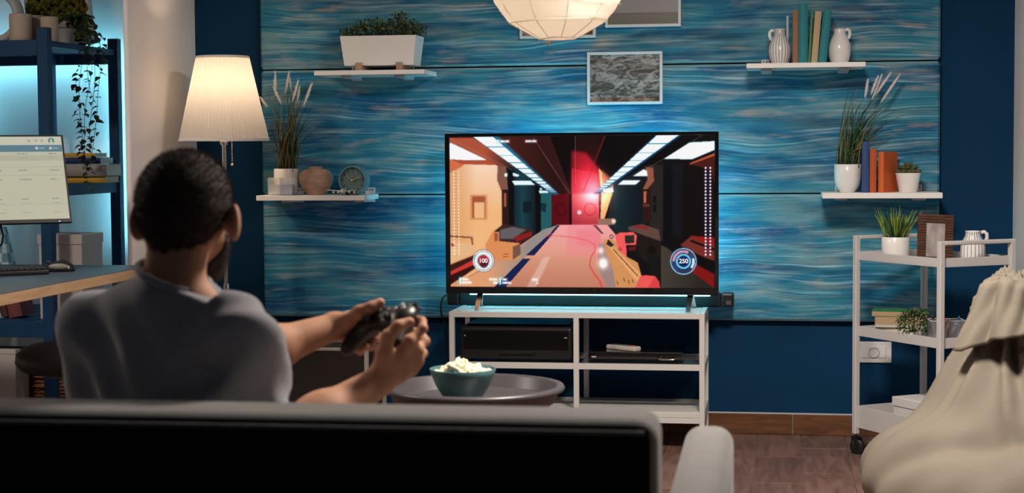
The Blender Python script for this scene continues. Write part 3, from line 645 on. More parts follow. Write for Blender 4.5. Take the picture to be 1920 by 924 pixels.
MB().tube(pts, .0032, 6).build('power_cable', BLACKP, None, 'thin black power cable curling down beside the television stand', 'cable')
# printer, disc player, remote
p = at(862, 680, SY0+.03); p2 = at(1072, 614, SY0+.03)
pr0 = thing('printer', ((p.x+p2.x)/2, SY0+.03, zm1-.002), 'bulky glossy black printer in the upper bay of the television stand', 'printer')
hl = (p2.x-p.x)/2; h_ = p2.z-zm1+.002
MB().bx(-hl, hl, .004, .30, .012, h_, .012, 3).build('body', BLACKP, pr0)
MB().bx(-hl+.012, hl-.012, -.002, .006, .052, h_-.012, .003, 2).build('front_panel', BLACKG, pr0)
MB().bx(-hl+.02, hl-.02, .06, .29, h_, h_+.006, .003).build('scanner_lid', BLACKG, pr0)
MB().bx(-.065, .075, -.004, .006, .030, .046, .002).build('tray_slot', mat('slot_dark', (.004, .004, .004), .6), pr0)
MB().bx(-hl+.006, hl-.006, .0, .008, .012, .028, .003).build('paper_tray', BLACKP, pr0)
MB().ball((-hl+.022, -.003, h_-.035), .003, 8, 6).build('power_light', mat('dim_indicator', (.5, .5, .5), .3), pr0)
MB().bx(hl-.030, hl-.018, -.0035, -.0015, h_-.042, h_-.039).build('badge', mat('dim_indicator', (.5, .5, .5), .3), pr0)
for x in (-hl+.03, hl-.03): MB().bx(x-.015, x+.015, .03, .27, 0, .013).build('foot', BLACKP, pr0)
p = at(1104, 684, SY0+.05); p2 = at(1281, 660, SY0+.05)
dv = thing('disc_player', ((p.x+p2.x)/2, SY0+.05, zm1-.002), 'slim black disc player beneath the pale remote control', 'disc player')
hl = (p2.x-p.x)/2; h_ = .043
MB().bx(-hl, hl, .006, .21, .006, h_, .004, 2).build('body', BLACKG, dv)
MB().add([(-hl, .008, h_-.004), (hl, .008, h_-.004), (hl, .008, .008), (-hl, .008, .008), (-hl+.01, -.008, h_-.012), (hl-.01, -.008, h_-.012), (hl-.015, -.004, .010), (-hl+.015, -.004, .010)],
         [(4, 5, 6, 7), (0, 1, 5, 4), (1, 2, 6, 5), (2, 3, 7, 6), (3, 0, 4, 7), (0, 3, 2, 1)]).build('front_panel', BLACKG, dv)
MB().bx(-hl+.012, -hl+.03, -.0095, -.007, .022, .027).build('badge', mat('dim_indicator', (.5, .5, .5), .3), dv)
hx = hl-.062
MB().tube([(hx-.038, -.012, .024), (hx-.026, -.015, .0175), (hx+.026, -.015, .0175), (hx+.036, -.012, .024)], [.0015, .004, .004, .0015], 6).build('button_arc', STEEL, dv)
for x in (-hl+.03, hl-.03): MB().lathe([(0, 0), (.012, 0), (.012, .008), (0, .008)], 12, c=(x, .05, 0)).build('foot', BLACKP, dv)
p = at(1170, 655, SY0+.11)
rc = thing('remote_control', (p.x-.003, SY0+.12, zm1-.002+h_), 'pale grey remote control lying on the black disc player', 'remote control', rotz=-.62)
MB().box((0, 0, .009), (.150, .040, .018), .005, 2).build('body', mat('remote_grey', (.58, .53, .46), .45), rc)
for i in range(9):
    for j in range(3): MB().box((-.060+i*.0125, -.011+j*.011, .019), (.007, .006, .0025), .0008).build('button', mat('button_dark', (.10, .10, .11), .5) if i != 8 else mat('button_red', (.6, .05, .04), .4), rc)
# ================================================================== wall shelves and what stands on them
SHF = PD-.242      # front plane of the shelves
def wall_shelf(xa, xb, ytop, ybot, label, brk):
    "xa, xb front edge ends; ytop, ybot at the middle (photo pixels)"
    xm_ = (xa+xb)/2; zt_ = at(xm_, ytop, SHF).z; zb_ = at(xm_, ybot, SHF).z
    x0, x1 = at(xa, ytop, SHF).x, at(xb, ytop, SHF).x
    t = thing('wall_shelf', ((x0+x1)/2, PD, zt_), label, 'shelf', group='white wall shelves')
    hl = (x1-x0)/2
    MB().bx(-hl, hl, -.242, -.0005, zb_-zt_, 0, .0012).build('shelf_board', WHITE, t)
    for bx_ in brk:
        b = at(bx_, ybot, PD-.1).x-t.location.x
        br = MB(); br.bx(b-.021, b+.021, -.19, -.001, zb_-zt_-.009, zb_-zt_-.0005, .002); br.bx(b-.021, b+.021, -.012, -.001, zb_-zt_-.014, .026, .002)
        bo = br.build('bracket', mat('bracket_grey', (.55, .56, .60), .4), t)
        for dx in (-.012, 0, .012): MB().lathe([(0, 0), (.003, 0), (.003, .002), (0, .002)], 8, M=Matrix.Translation((b+dx, -.0125, .017)) @ Matrix.Rotation(PI/2, 4, 'X')).build('screw', mat('screw_dark', (.05, .05, .06), .4), bo)
    return t, zt_
S1, z1 = wall_shelf(588.5, 795.5, 131.5, 140, 'white wall shelf carrying the long planter', (659, 758))
S2, z2 = wall_shelf(480, 683, 366.5, 376, 'white wall shelf carrying the teal clock and clay vase', (549, 684))
S3, z3 = wall_shelf(1399.5, 1623, 117.3, 126.5, 'white wall shelf carrying teal books between two jugs', (1437, 1582))
S4, z4 = wall_shelf(1542, 1767.5, 361.5, 372, 'white wall shelf carrying orange books and a succulent', (1577, 1722))
SOIL = mat('potting_soil', (.02, .014, .010), .9, bump=.5, bscale=200)
LEAFM = {}
def leafmat(name, col, rough=.5, var=.35):
    return mat(name, col, rough, var=var, vscale=14, spec=.35)
def leaf_mesh(name, L_, W_, m, cup=.25, n=4):
    "a small folded leaf pointing along +X"
    vs = []; fs = []
    for i in range(n+1):
        t = i/n; w = W_*math.sin(PI*min(1, t**.75*.97+.02))*.5; z = cup*L_*.4*(t-t*t)*2-.3*cup*L_*t*t
        vs += [(L_*t, -w, z+w*.35), (L_*t, 0, z), (L_*t, w, z+w*.35)]
    for i in range(n):
        a = i*3; fs += [(a, a+1, a+4, a+3), (a+1, a+2, a+5, a+4)]
    mb = MB().add(vs, fs, 0, True); me = mb.mesh(name); me.materials.append(m); return me
def rotm(dirv, roll=0):
    x = Vector(dirv).normalized(); up = Vector((0, 0, 1)) if abs(x.z) < .95 else Vector((0, 1, 0))
    y = up.cross(x).normalized(); z = x.cross(y); M = Matrix((x, y, z)).transposed().to_4x4()
    return M @ Matrix.Rotation(roll, 4, 'X')
def foliage(name, pts, lm, parent, mats):
    "many tiny leaves joined; pts: (position, direction, scale, material index)"
    mb = MB(); V = [v.co.copy() for v in lm.vertices]; Fc = [tuple(p.vertices) for p in lm.polygons]
    for p, d, s, mi in pts:
        M = Matrix.Translation(p) @ rotm(d, random.uniform(-1, 1)) @ Matrix.Scale(s, 4)
        mb.add([M @ v for v in V], Fc, mi, True)
    return mb.build(name, mats, parent)
def blade_geo(base, tip, wid, sag=(0, 0, 0), n=7):
    "a grass blade as a tapering thin tube with a keel"
    base = Vector(base); tip = Vector(tip); mid = (base+tip)/2+Vector(sag); pts = []; r = []
    for i in range(n+1):
        t = i/n; pts.append(base*(1-t)**2+mid*2*t*(1-t)+tip*t*t); r.append(wid*(.75+.6*t-1.3*t*t)*.5+.0003)
    return pts, r
def blade(name, base, tip, wid, m, parent, sag=(0, 0, 0), n=7):
    p, r = blade_geo(base, tip, wid, sag, n); return MB().tube(p, r, 4, flat=.45).build(name, m, parent)
def plume(base, tip, wid, parent, m):
    base = Vector(base); tip = Vector(tip); pts = []; r = []
    for i in range(9):
        t = i/8; pts.append(base.lerp(tip, t)); r.append(wid*(.35+2.2*t*(1-t))*(1 if t < .95 else .6))
    mb = MB().tube(pts, r, 7)
    ax = (tip-base).normalized(); sd = ax.orthogonal().normalized(); sd2 = ax.cross(sd)
    for i in range(70):
        t = random.uniform(.02, .96); p = base.lerp(tip, t); a = random.uniform(0, 2*PI); o = (sd*math.cos(a)+sd2*math.sin(a))
        rr = wid*(.35+2.2*t*(1-t)); q = p+o*rr*1.5+ax*rr*1.2
        mb.tube([p+o*rr*.7, q], [wid*.22, wid*.05], 3)
    return mb.build('plume', m, parent)
GOLD = leafmat('dry_grass_gold', (.26, .18, .045)); OLIV = leafmat('olive_blade', (.13, .13, .035)); DKG = leafmat('dark_green_blade', (.03, .085, .035)); LIM = leafmat('lime_blade', (.26, .36, .045)); MIDG = leafmat('mid_green_leaf', (.08, .17, .04))
PLUME = mat('plume_white', (.72, .66, .64), .85, sheen=.3)
# planter trough with a clipped shrub
TY_ = PD-.205
pa = at(637, 67.5, TY_); pb = at(779.5, 65.5, TY_); k = pxm(pa)
zpt = (pa.z+pb.z)/2; cx = (pa.x+pb.x)/2; hl = (pb.x-pa.x)/2; zpb = at(710, 122, TY_).z
pt = thing('planter', (cx, TY_+.08, z1), 'long white tapered planter trough with a clipped green shrub', 'planter')
h0, h1 = zpb-z1, zpt-z1; hb = hl-6.5*k; dd = .078; db = .066; wl = .005
mb = MB()
O = [(-hl, -dd, h1), (hl, -dd, h1), (hl, dd, h1), (-hl, dd, h1), (-hb, -db, h0), (hb, -db, h0), (hb, db, h0), (-hb, db, h0)]
I = [(-hl+wl, -dd+wl, h1), (hl-wl, -dd+wl, h1), (hl-wl, dd-wl, h1), (-hl+wl, dd-wl, h1), (-hb+wl, -db+wl, h0+.02), (hb-wl, -db+wl, h0+.02), (hb-wl, db-wl, h0+.02), (-hb+wl, db-wl, h0+.02)]
fs = [(0, 1, 5, 4), (1, 2, 6, 5), (2, 3, 7, 6), (3, 0, 4, 7), (4, 5, 6, 7), (8, 9, 13, 12), (9, 10, 14, 13), (10, 11, 15, 14), (11, 8, 12, 15), (12, 13, 14, 15), (0, 1, 9, 8), (1, 2, 10, 9), (2, 3, 11, 10), (3, 0, 8, 11)]
mb.add(O+I, fs).build('trough', WHITE, pt)
MB().bx(-hl+wl+.001, hl-wl-.001, -dd+wl+.001, dd-wl-.001, h1-.03, h1-.012).build('soil', SOIL, pt)
FW = wood_mat('pale_beech', (.42, .26, .16), (.58, .38, .24), (2, 2, 8), .5, 5)
for xp in (673, 748.5):
    fx = at(xp, 125, TY_).x-cx
    MB().bx(fx-.012, fx+.012, -dd-.008, dd+.004, 0, h0-.0005, .001).bx(fx-.012, fx+.012, -dd-.008, -db-.006+.001, h0-.001, h0+.011, .001).build('wooden_foot', FW, pt)
LM1 = leaf_mesh('shrub_leaf', .0135, .0078, MIDG, .5, 2)
pts = []
tops = [(-.9, .035), (-.72, .055), (-.52, .078), (-.36, .066), (-.15, .082), (.02, .062), (.2, .074), (.42, .100), (.52, .096), (.66, .068), (.82, .072), (.93, .05)]
for _ in range(1500):
    c_ = random.choice(tops); x = c_[0]*hl+random.gauss(0, .016); y = random.uniform(-dd, dd)*.95; zt_ = c_[1]*(1-.25*(y/dd)**2)
    z = h1-.012+zt_*random.uniform(.0, 1.0)**.6*1.08
    d = Vector((random.gauss(0, 1), random.gauss(-.2, 1), random.gauss(.6, .8)))
    pts.append((Vector((x, y, z)), d, random.uniform(.7, 1.3), random.choice((0, 0, 1, 2))))
for _ in range(26):
    pts.append((Vector((random.choice((-1, 1))*(hl+random.uniform(-.01, .014)), random.uniform(-dd, 0), h1+random.uniform(.0, .045))), Vector((random.gauss(0, 1), -.3, .5)), 1, 0))
foliage('foliage', pts, LM1, pt, [leafmat('shrub_green', (.085, .13, .040)), leafmat('shrub_pale', (.21, .24, .10)), leafmat('shrub_dark', (.018, .038, .020))])
st = MB()
for c_ in tops:
    for _ in range(3): st.tube([(c_[0]*hl+random.gauss(0, .005), random.gauss(0, .03), h1-.02), (c_[0]*hl+random.gauss(0, .012), random.gauss(0, .035), h1-.01+c_[1]*.8)], .0012, 4)
st.build('stems', mat('twig', (.06, .045, .025), .8), pt)

# pampas grass in a tall white pot (left)
def pot(name, prof, m, loc, label, cat, n=36, soil=None):
    t = thing(name, loc, label, cat)
    MB().lathe(prof, n).build('pot', m, t)
    if soil: MB().lathe([(0, soil[1]), (soil[0], soil[1])], n).build('soil', SOIL, t)
    return t
GY = PD-.145
g = at(537, 364, GY); k = pxm(g); H = at(537, 316, GY).z-z2
r = 23*k
pp = pot('pampas_plant', [(0, 0), (r*.78, 0), (r*.84, .004), (r*.97, H*.22), (r, H*.42), (r, H-.002), (r*.985, H), (r*.92, H), (r*.90, H*.5), (0, H*.4)], CERAM, (g.x, GY, z2), 'tall grass with pale feathery plumes in a white pot beside the clay vase', 'potted plant', soil=(r*.91, H*.86))
def loc_px(t, x, y, Y): return at(x, y, Y)-t.location
bl = [(498, 163, GOLD), (505, 178, GOLD), (512, 230, GOLD), (512, 275, OLIV), (525, 165, OLIV), (533, 150, OLIV), (540, 175, OLIV), (546, 140, GOLD), (552, 165, GOLD), (560, 150, GOLD), (566, 160, OLIV), (572, 180, OLIV), (578, 150, DKG), (582, 156, GOLD), (592, 172, DKG), (588, 200, OLIV), (575, 235, DKG), (572, 270, DKG), (520, 200, GOLD), (528, 220, OLIV), (545, 210, OLIV), (556, 200, GOLD), (562, 225, OLIV), (535, 190, DKG), (548, 185, OLIV), (500, 215, OLIV), (555, 180, DKG), (518, 250, DKG), (538, 230, GOLD), (568, 205, GOLD), (530, 180, GOLD), (550, 155, OLIV), (560, 255, DKG)]
bl += [(x+random.uniform(-9, 9), y+random.uniform(15, 70), random.choice((OLIV, GOLD, DKG))) for x, y, m in bl if y < 220]
for x, y, m in bl:
    y_ = GY+random.uniform(-.06, .05); b = Vector((random.uniform(-.8, .8)*r+ (x-537)*k*.12, random.uniform(-.7, .7)*r, H*.86))
    b.x = max(-r*.85, min(r*.85, b.x))
    tp = loc_px(pp, x, y, y_); blade('blade', b, tp, random.uniform(.0085, .0135), m, pp, sag=(-(tp.x-b.x)*.33, 0, .01+.12*abs(tp.x-b.x)))
for (xa, ya, xb, yb) in ((516, 181, 516, 132), (528, 196, 512, 161), (534, 179, 543, 132), (549, 181, 542, 143), (548, 191, 560, 149), (569, 199, 586, 153), (501, 200, 487, 181), (557, 192, 562, 160)):
    dy = random.uniform(-.05, .03); a = loc_px(pp, xa, ya, GY+dy); b = loc_px(pp, xb, yb, GY+dy)
    if xa in (528, 501): a, b = b, a
    plume(a, b, .0058, pp, PLUME)
    blade('stem', (random.uniform(-.4, .4)*r, 0, H*.86), a, .0030, OLIV, pp, sag=(-(a.x)*.3, 0, .02))
# two glass tealight holders
GLS = mat('clear_glass', (.86, .90, .93), .04, spec=.5, alpha=.22)
for i, (xc, ym, lab, wc) in enumerate(((517.5, PD-.19, 'clear square glass holder with pale wax beside the blue one', (.62, .60, .64)), (540, PD-.212, 'clear square glass holder with blue wax before the white pot', (.20, .25, .50)))):
    g = at(xc, 364, ym); k = pxm(g); w = 12.3*k; hh = 33*k
    t = thing('glass_candle', (g.x, ym, z2), lab, 'candle holder')
    mb = MB(); th = .003
    for (a, b, c_, d_) in ((-w, w, -w, -w+th), (-w, w, w-th, w), (-w, -w+th, -w+th, w-th), (w-th, w, -w+th, w-th)): mb.bx(a, b, c_, d_, .004, hh, .0006)
    mb.bx(-w, w, -w, w, 0, .004, .001); mb.build('glass_body', GLS, t)
    MB().bx(-w+th+.0006, w-th-.0006, -w+th+.0006, w-th-.0006, .0045, hh*.62, .002, 2).build('wax', mat('wax_%d' % i, wc, .5, sss=.0, var=.1), t)
    MB().tube([(0, 0, hh*.62), (.001, 0, hh*.62+.006)], .0009, 5).build('wick', BLACKP, t)
# clay vase
g = at(593, 365, PD-.13); k = pxm(g); H = 53*k
cv = thing('clay_vase', (g.x, PD-.13, z2), 'round weathered clay vase between the grass pot and the clock', 'vase')
pr = [(0, 0), (17*k, 0), (19*k, .003), (26*k, 11*k), (31*k, 24*k), (32.2*k, 32*k), (30*k, 40*k), (23*k, 46*k), (14.5*k, 48.5*k), (12*k, 50*k), (12.5*k, 53*k), (11*k, 53.4*k), (10*k, 51*k), (10*k, 47*k), (0, 40*k)]
def clay():
    m = mat('weathered_clay', (.48, .31, .23), .8, var=.35, vscale=16, bump=.3, bscale=70, stretch=(1, 1, 3.5)); return m
MB().lathe(pr, 44).build('body', clay(), cv)
for zr in (43*k, 41*k, 33*k, 29*k):
    rr = np.interp(zr, [p_[1] for p_ in pr[2:8]], [p_[0] for p_ in pr[2:8]])
    MB().tube([(rr*math.cos(2*PI*i/36), rr*math.sin(2*PI*i/36), zr) for i in range(36)], .0011, 5, closed=True).build('glaze_ring', mat('glaze_pale', (.52, .40, .33), .6, var=.3, vscale=30), cv)
# clock
g = at(661, 338, PD-.19); k = pxm(g); R = 27*k; rz = g.z-z2
ck = thing('clock', (g.x, PD-.19, z2), 'round teal desk clock with pale wooden hands', 'clock', rotz=-.10)
RX = Matrix.Translation((0, 0, rz)) @ Matrix.Rotation(PI/2, 4, 'X')
tealm = mat('teal_enamel', (.13, .30, .33), .38)
MB().lathe([(0, -.058), (R*.9, -.058), (R, -.050), (R, .004), (R*.985, .008), (R*.93, .008), (R*.905, .004), (R*.90, -.006)], 56, M=RX).build('case', tealm, ck)
MB().lathe([(0, -.005), (R*.90, -.005)], 56, M=RX).build('dial', mat('teal_dial', (.11, .18, .185), .6), ck)
dk = mat('numeral_dark', (.018, .035, .045), .5)
for i in range(12):
    a = PI/2-2*PI*(i+1)/12; text(str(i+1), 'numeral', R*.74*math.cos(a), .0035, rz+R*.74*math.sin(a), R*.22, dk, ck)
hm = mat('hand_wood', (.62, .42, .26), .5)
def hand(nm, deg, L_, w, y):
    a = math.radians(90-deg); MB().bar((-L_*.12*math.cos(a), y, rz-L_*.12*math.sin(a)), (L_*math.cos(a), y, rz+L_*math.sin(a)), w, w*.4).build(nm, hm, ck)
hand('hour_hand', -55, R*.60, .0042, .0012); hand('minute_hand', 73, R*.78, .0042, -.0008); hand('second_hand', 62, R*.80, .0018, -.0022)
MB().lathe([(0, .0), (.004, .0), (.004, .009), (0, .009)], 14, M=RX).build('hub', mat('brass', (.75, .55, .28), .25, 1), ck)
MB().bx(-R*.5, -R*.38, .0, .05, 0, rz-R*.85, .001).bx(R*.38, R*.5, .0, .05, 0, rz-R*.85, .001).build('foot', tealm, ck)
# toy airplane, nose to the room
g = at(642, 358, PD-.225); k = pxm(g)
ap = thing('toy_airplane', (g.x, PD-.200, z2), 'small white four-engined toy airplane in front of the clock', 'toy airplane', rotz=.12)
zc = g.z-z2-.001
wm = mat('toy_white', (.80, .76, .74), .35)
MB().lathe([(0, -.064), (.005, -.062), (.0085, -.055), (.0098, -.040), (.0098, .02), (.006, .050), (.002, .066), (0, .067)], 18, M=Matrix.Translation((0, 0, zc)) @ Matrix.Rotation(-PI/2, 4, 'X')).build('fuselage', wm, ap)
for sx in (-1, 1):
    mb = MB().add([(sx*.006, -.018, zc-.002), (sx*.006, .014, zc-.002), (sx*.070, .026, zc+.004), (sx*.070, .016, zc+.004), (sx*.006, -.018, zc+.0015), (sx*.006, .014, zc+.0015), (sx*.070, .026, zc+.0055), (sx*.070, .016, zc+.0055)],
                  [(0, 1, 2, 3), (4, 5, 6, 7), (0, 1, 5, 4), (1, 2, 6, 5), (2, 3, 7, 6), (3, 0, 4, 7)]); w_ = mb.build('wing', wm, ap)
    for e in (.022, .042):
        MB().lathe([(0, -.012), (.0035, -.012), (.0045, -.006), (.004, .008), (0, .010)], 12, M=Matrix.Translation((sx*e, -.008+e*.2, zc-.0045)) @ Matrix.Rotation(-PI/2, 4, 'X')).build('engine', wm, w_)
    MB().add([(sx*.002, .048, zc), (sx*.002, .062, zc), (sx*.026, .066, zc+.003), (sx*.026, .060, zc+.003), (sx*.002, .048, zc+.002), (sx*.002, .062, zc+.002), (sx*.026, .066, zc+.0042), (sx*.026, .060, zc+.0042)], [(0, 1, 2, 3), (4, 5, 6, 7), (0, 1, 5, 4), (1, 2, 6, 5), (2, 3, 7, 6), (3, 0, 4, 7)]).build('tailplane', wm, ap)
MB().prism([(.046, zc+.004), (.064, zc+.004), (.070, zc+.030), (.060, zc+.030)], -.001, .001, plane='yz').build('tail_fin', wm, ap)
for x, y in ((0, -.045), (-.007, .004), (.007, .004)): MB().tube([(x, y, zc-.006), (x, y, .003)], .0012, 6).ball((x, y, .003), (.002, .003, .003), 8, 6).build('landing_gear', mat('screw_dark', (.05, .05, .06), .4), ap)

# jugs
INK = mat('ink_stripe', (.05, .05, .11), .5)
def jug(name, xc, yb, Y, zs, prof_px, handle, hs, label, stripes=0, m=None, hw=3.2):
    g = at(xc, yb, Y); k = pxm(g)
    t = thing(name, (g.x, Y, zs), label, 'jug')
    pr = [(r_*k, z_*k) for r_, z_ in prof_px]; rt_ = pr[-1][0]; H = pr[-1][1]
    full = [(0, 0)]+pr+[(rt_*.86, H), (rt_*.82, H*.93), (rt_*.8, H*.8), (0, H*.75)]
    MB().lathe(full, 40).build('body', m or CERAM, t)
    MB().tube([(hs*a*k, 0, b*k) for a, b in handle], hw*k, 10).build('handle', m or CERAM, t)
    if stripes:
        mb = MB(); zs_ = np.linspace(H*.02, H*.985, 22); rs = np.interp(zs_, [p_[1] for p_ in pr], [p_[0] for p_ in pr])
        for i in range(stripes):
            a = 2*PI*i/stripes+.08; mb.tube([((r_+.0002)*math.cos(a), (r_+.0002)*math.sin(a), z_) for r_, z_ in zip(rs, zs_)], .0010, 4)
        mb.build('stripes', INK, t)
    return t
jp = [(14, 0), (15.5, 2), (20, 14), (21.5, 24), (20.5, 34), (16, 46), (11.5, 54), (10.5, 60), (11, 65), (10.5, 66)]
hd = [(10, 62), (15, 63.5), (18.5, 60), (19, 54), (17, 48), (14.5, 46)]
jug('striped_jug', 1462, 117.5, PD-.13, z3, jp, hd, -1, 'white jug with dark vertical stripes beside the brown book', 22)
jug('white_jug', 1574, 116, PD-.13, z3, [(15, 0), (16.5, 2), (20, 14), (21, 26), (20, 36), (16, 46), (11.5, 54), (10.5, 60), (11, 64), (10.5, 64.6)], hd, 1, 'plain white jug with a small handle at the end of the teal books')
# books
PAGE = mat('page_block', (.62, .55, .46), .8, var=.08, vscale=3, stretch=(60, 1, 1))
def book(w, h, d, m, loc, label, roty=0, rotz=0, flat=False, group=None, spine_round=.15, tw=.0022, page=None):
    "upright book, spine towards the room (-Y); the thing's origin is at its foot"
    t = thing('book', loc, label, 'book', group=group)
    t.rotation_euler = (0, roty, rotz)
    mb = MB()
    mb.bx(-w/2, -w/2+tw, 0, d, 0, h, .0006); mb.bx(w/2-tw, w/2, 0, d, 0, h, .0006)
    n = 7; pl_ = [(-w/2+w*i/(n-1), -w*spine_round*math.sin(PI*i/(n-1))) for i in range(n)]
    pl_ += [(w/2-w*i/(n-1), .0022) for i in range(n)]
    mb.prism(pl_, 0, h, plane='xy'); mb.build('cover', m, t)
    MB().bx(-w/2+tw+.0002, w/2-tw-.0002, .0026, d-.004, .003, h-.003).build('pages', page or PAGE, t)
    if flat: t.rotation_euler = (0, PI/2, rotz)
    return t
def book_px(xa, xb, ytop, ybot, Y, zs, m, label, d=.13, top_shift=0, group=None, **kw):
    a = at(xa, ybot, Y); b = at(xb, ybot, Y); k = pxm(a); h = (ybot-ytop)*k; w = b.x-a.x
    th = math.atan2(top_shift*k, h)
    lift = (w/2)*abs(math.sin(th)); 
    return book(w*math.cos(th), h/math.cos(th)-lift*.5, d, m, ((a.x+b.x)/2, Y, zs+lift+.0003), label, roty=th, group=group, **kw)
G3 = 'books between the two jugs'
TEAL = mat('teal_cloth', (.012, .205, .245), .6, var=.06); BRN = mat('tan_cloth', (.30, .155, .085), .65, var=.08); GRN = mat('green_cloth', (.075, .21, .065), .6); BEI = mat('beige_cloth', (.50, .38, .22), .6); PAL = mat('pale_blue_cloth', (.45, .55, .62), .6)
BYF = PD-.185
book_px(1474.2, 1478.6, 27, 117, PD-.14, z3, PAL, 'thin pale blue book behind the striped jug', group=G3, d=.12)
book_px(1486, 1496.6, 18, 116.8, BYF, z3, BRN, 'tan brown book between the striped jug and tall teal book', group=G3, d=.15)
book_px(1497.2, 1514.4, 5, 116.6, BYF, z3, TEAL, 'tallest teal book on the upper shelf', group=G3, d=.15)
book_px(1515, 1519.6, 20, 116.4, BYF, z3, GRN, 'slim green book leaning beside the tall teal book', group=G3, top_shift=5, d=.13)
book_px(1520.6, 1532.6, 20, 116.3, BYF, z3, BEI, 'beige book leaning between the green and teal books', group=G3, top_shift=7.5, d=.13)
book_px(1533.6, 1549.6, 19, 116.2, BYF, z3, TEAL, 'teal book leaning towards the plain white jug', group=G3, top_shift=10, d=.15)
# right lower shelf: grass in a footed pot, books, succulent
GY = PD-.135
g = at(1589, 360.5, GY); k = pxm(g); H = 52.5*k; r = 25*k
p2_ = pot('pampas_plant', [(0, 0), (13*k, 0), (14*k, 1.5*k), (18*k, 6*k), (22.5*k, 13*k), (24.5*k, 22*k), (r, 34*k), (r, H-.001), (r*.98, H), (r*.91, H), (r*.9, H*.5), (0, H*.4)], CERAM, (g.x, GY, z4), 'windswept dark grass with white plumes in a rounded white pot', 'potted plant', soil=(r*.9, H*.88))
bl = [(1574, 256), (1579, 280), (1583, 230), (1590, 210), (1594, 196), (1599, 146), (1602, 170), (1606, 215), (1610, 186), (1613, 200), (1618, 180), (1622, 196), (1628, 175), (1634, 190), (1640, 200), (1646, 178), (1655, 186), (1664, 196), (1676, 184), (1682, 179), (1692, 192), (1680, 208), (1668, 215), (1704, 212), (1650, 215), (1640, 230), (1630, 215), (1622, 240), (1612, 240), (1600, 230), (1590, 250), (1583, 262), (1660, 205), (1636, 185), (1608, 160), (1573, 270), (1598, 205), (1616, 225)]
bl += [(x-random.uniform(2, 16), y+random.uniform(15, 60)) for x, y in bl if y < 225]
for i, (x, y) in enumerate(bl):
    y_ = GY+random.uniform(-.06, .05); b = Vector((random.uniform(-.75, .75)*r+(x-1610)*k*.1, random.uniform(-.7, .7)*r, H*.88)); b.x = max(-r*.85, min(r*.85, b.x))
    tp = loc_px(p2_, x, y, y_); blade('blade', b, tp, random.uniform(.0085, .0135), (DKG, DKG, OLIV, DKG, GOLD, DKG)[i % 6], p2_, sag=(-(tp.x-b.x)*.42, 0, .012+.16*abs(tp.x-b.x)))
for (xa, ya, xb, yb) in ((1622, 184, 1628, 147), (1635, 187, 1654, 138), (1633, 178, 1647, 141), (1640, 180, 1672, 134), (1651, 193, 1689, 137)):
    dy = random.uniform(-.05, .03); a = loc_px(p2_, xa, ya, GY+dy); b = loc_px(p2_, xb, yb, GY+dy); plume(a, b, .0058, p2_, PLUME)
    blade('stem', (random.uniform(-.3, .5)*r, 0, H*.88), a, .0028, DKG, p2_, sag=(-(a.x)*.35, 0, .03))
G4 = 'books beside the succulent'
ORG = mat('orange_cloth', (.62, .115, .018), .55, var=.05); ORD = mat('deep_orange_cloth', (.48, .075, .015), .55, var=.05); BLU = mat('royal_blue_cloth', (.025, .062, .20), .55)
B4 = PD-.19
book_px(1616, 1629.6, 266, 361, B4, z4, BLU, 'tall dark blue book beside the grass pot', group=G4, d=.16)
book_px(1630.6, 1643, 280, 361, B4, z4, ORD, 'deep orange book between the blue book and the wide orange book', group=G4, d=.14, page=mat('page_white', (.75, .72, .68), .8))
b_ = book_px(1644, 1655, 285, 361, B4, z4, ORG, 'wide orange book turned to show its cover beside the succulent', group=G4, d=.14)
b_.rotation_euler.z = -.45; b_.location.x += .004
g = at(1702.5, 361, PD-.13); k = pxm(g); H = 36*k
su = pot('succulent', [(0, 0), (16.5*k, 0), (17*k, .001), (23.5*k, H-.001), (23.3*k, H), (21.5*k, H), (20.5*k, H*.8), (0, H*.7)], CERAM, (g.x, PD-.13, z4), 'plump green succulent in a tapered white pot', 'potted plant', soil=(21*k, H*.9))
SUC = leafmat('succulent_green', (.10, .105, .045), .45, .25)
sl_ = MB().ball((.018, 0, 0), (.020, .0105, .0075), 12, 8).mesh('leaf'); sl_.materials.append(SUC)
for i in range(30):
    ring = 0 if i < 11 else (1 if i < 21 else 2); a = i*2.4; el = (.18, .45, .95)[ring]
    d = Vector((math.cos(a)*math.cos(el), math.sin(a)*math.cos(el), math.sin(el)))
    o = bpy.data.objects.new('leaf', sl_); COL.objects.link(o); o.parent = su; s_ = (1.15, 1.0, .75)[ring]
    o.matrix_local = Matrix.Translation(Vector((math.cos(a), math.sin(a), 0))*(.010, .006, .001)[ring]+Vector((0, 0, H+.001+ring*.008))) @ rotm(d) @ Matrix.Scale(s_, 4)

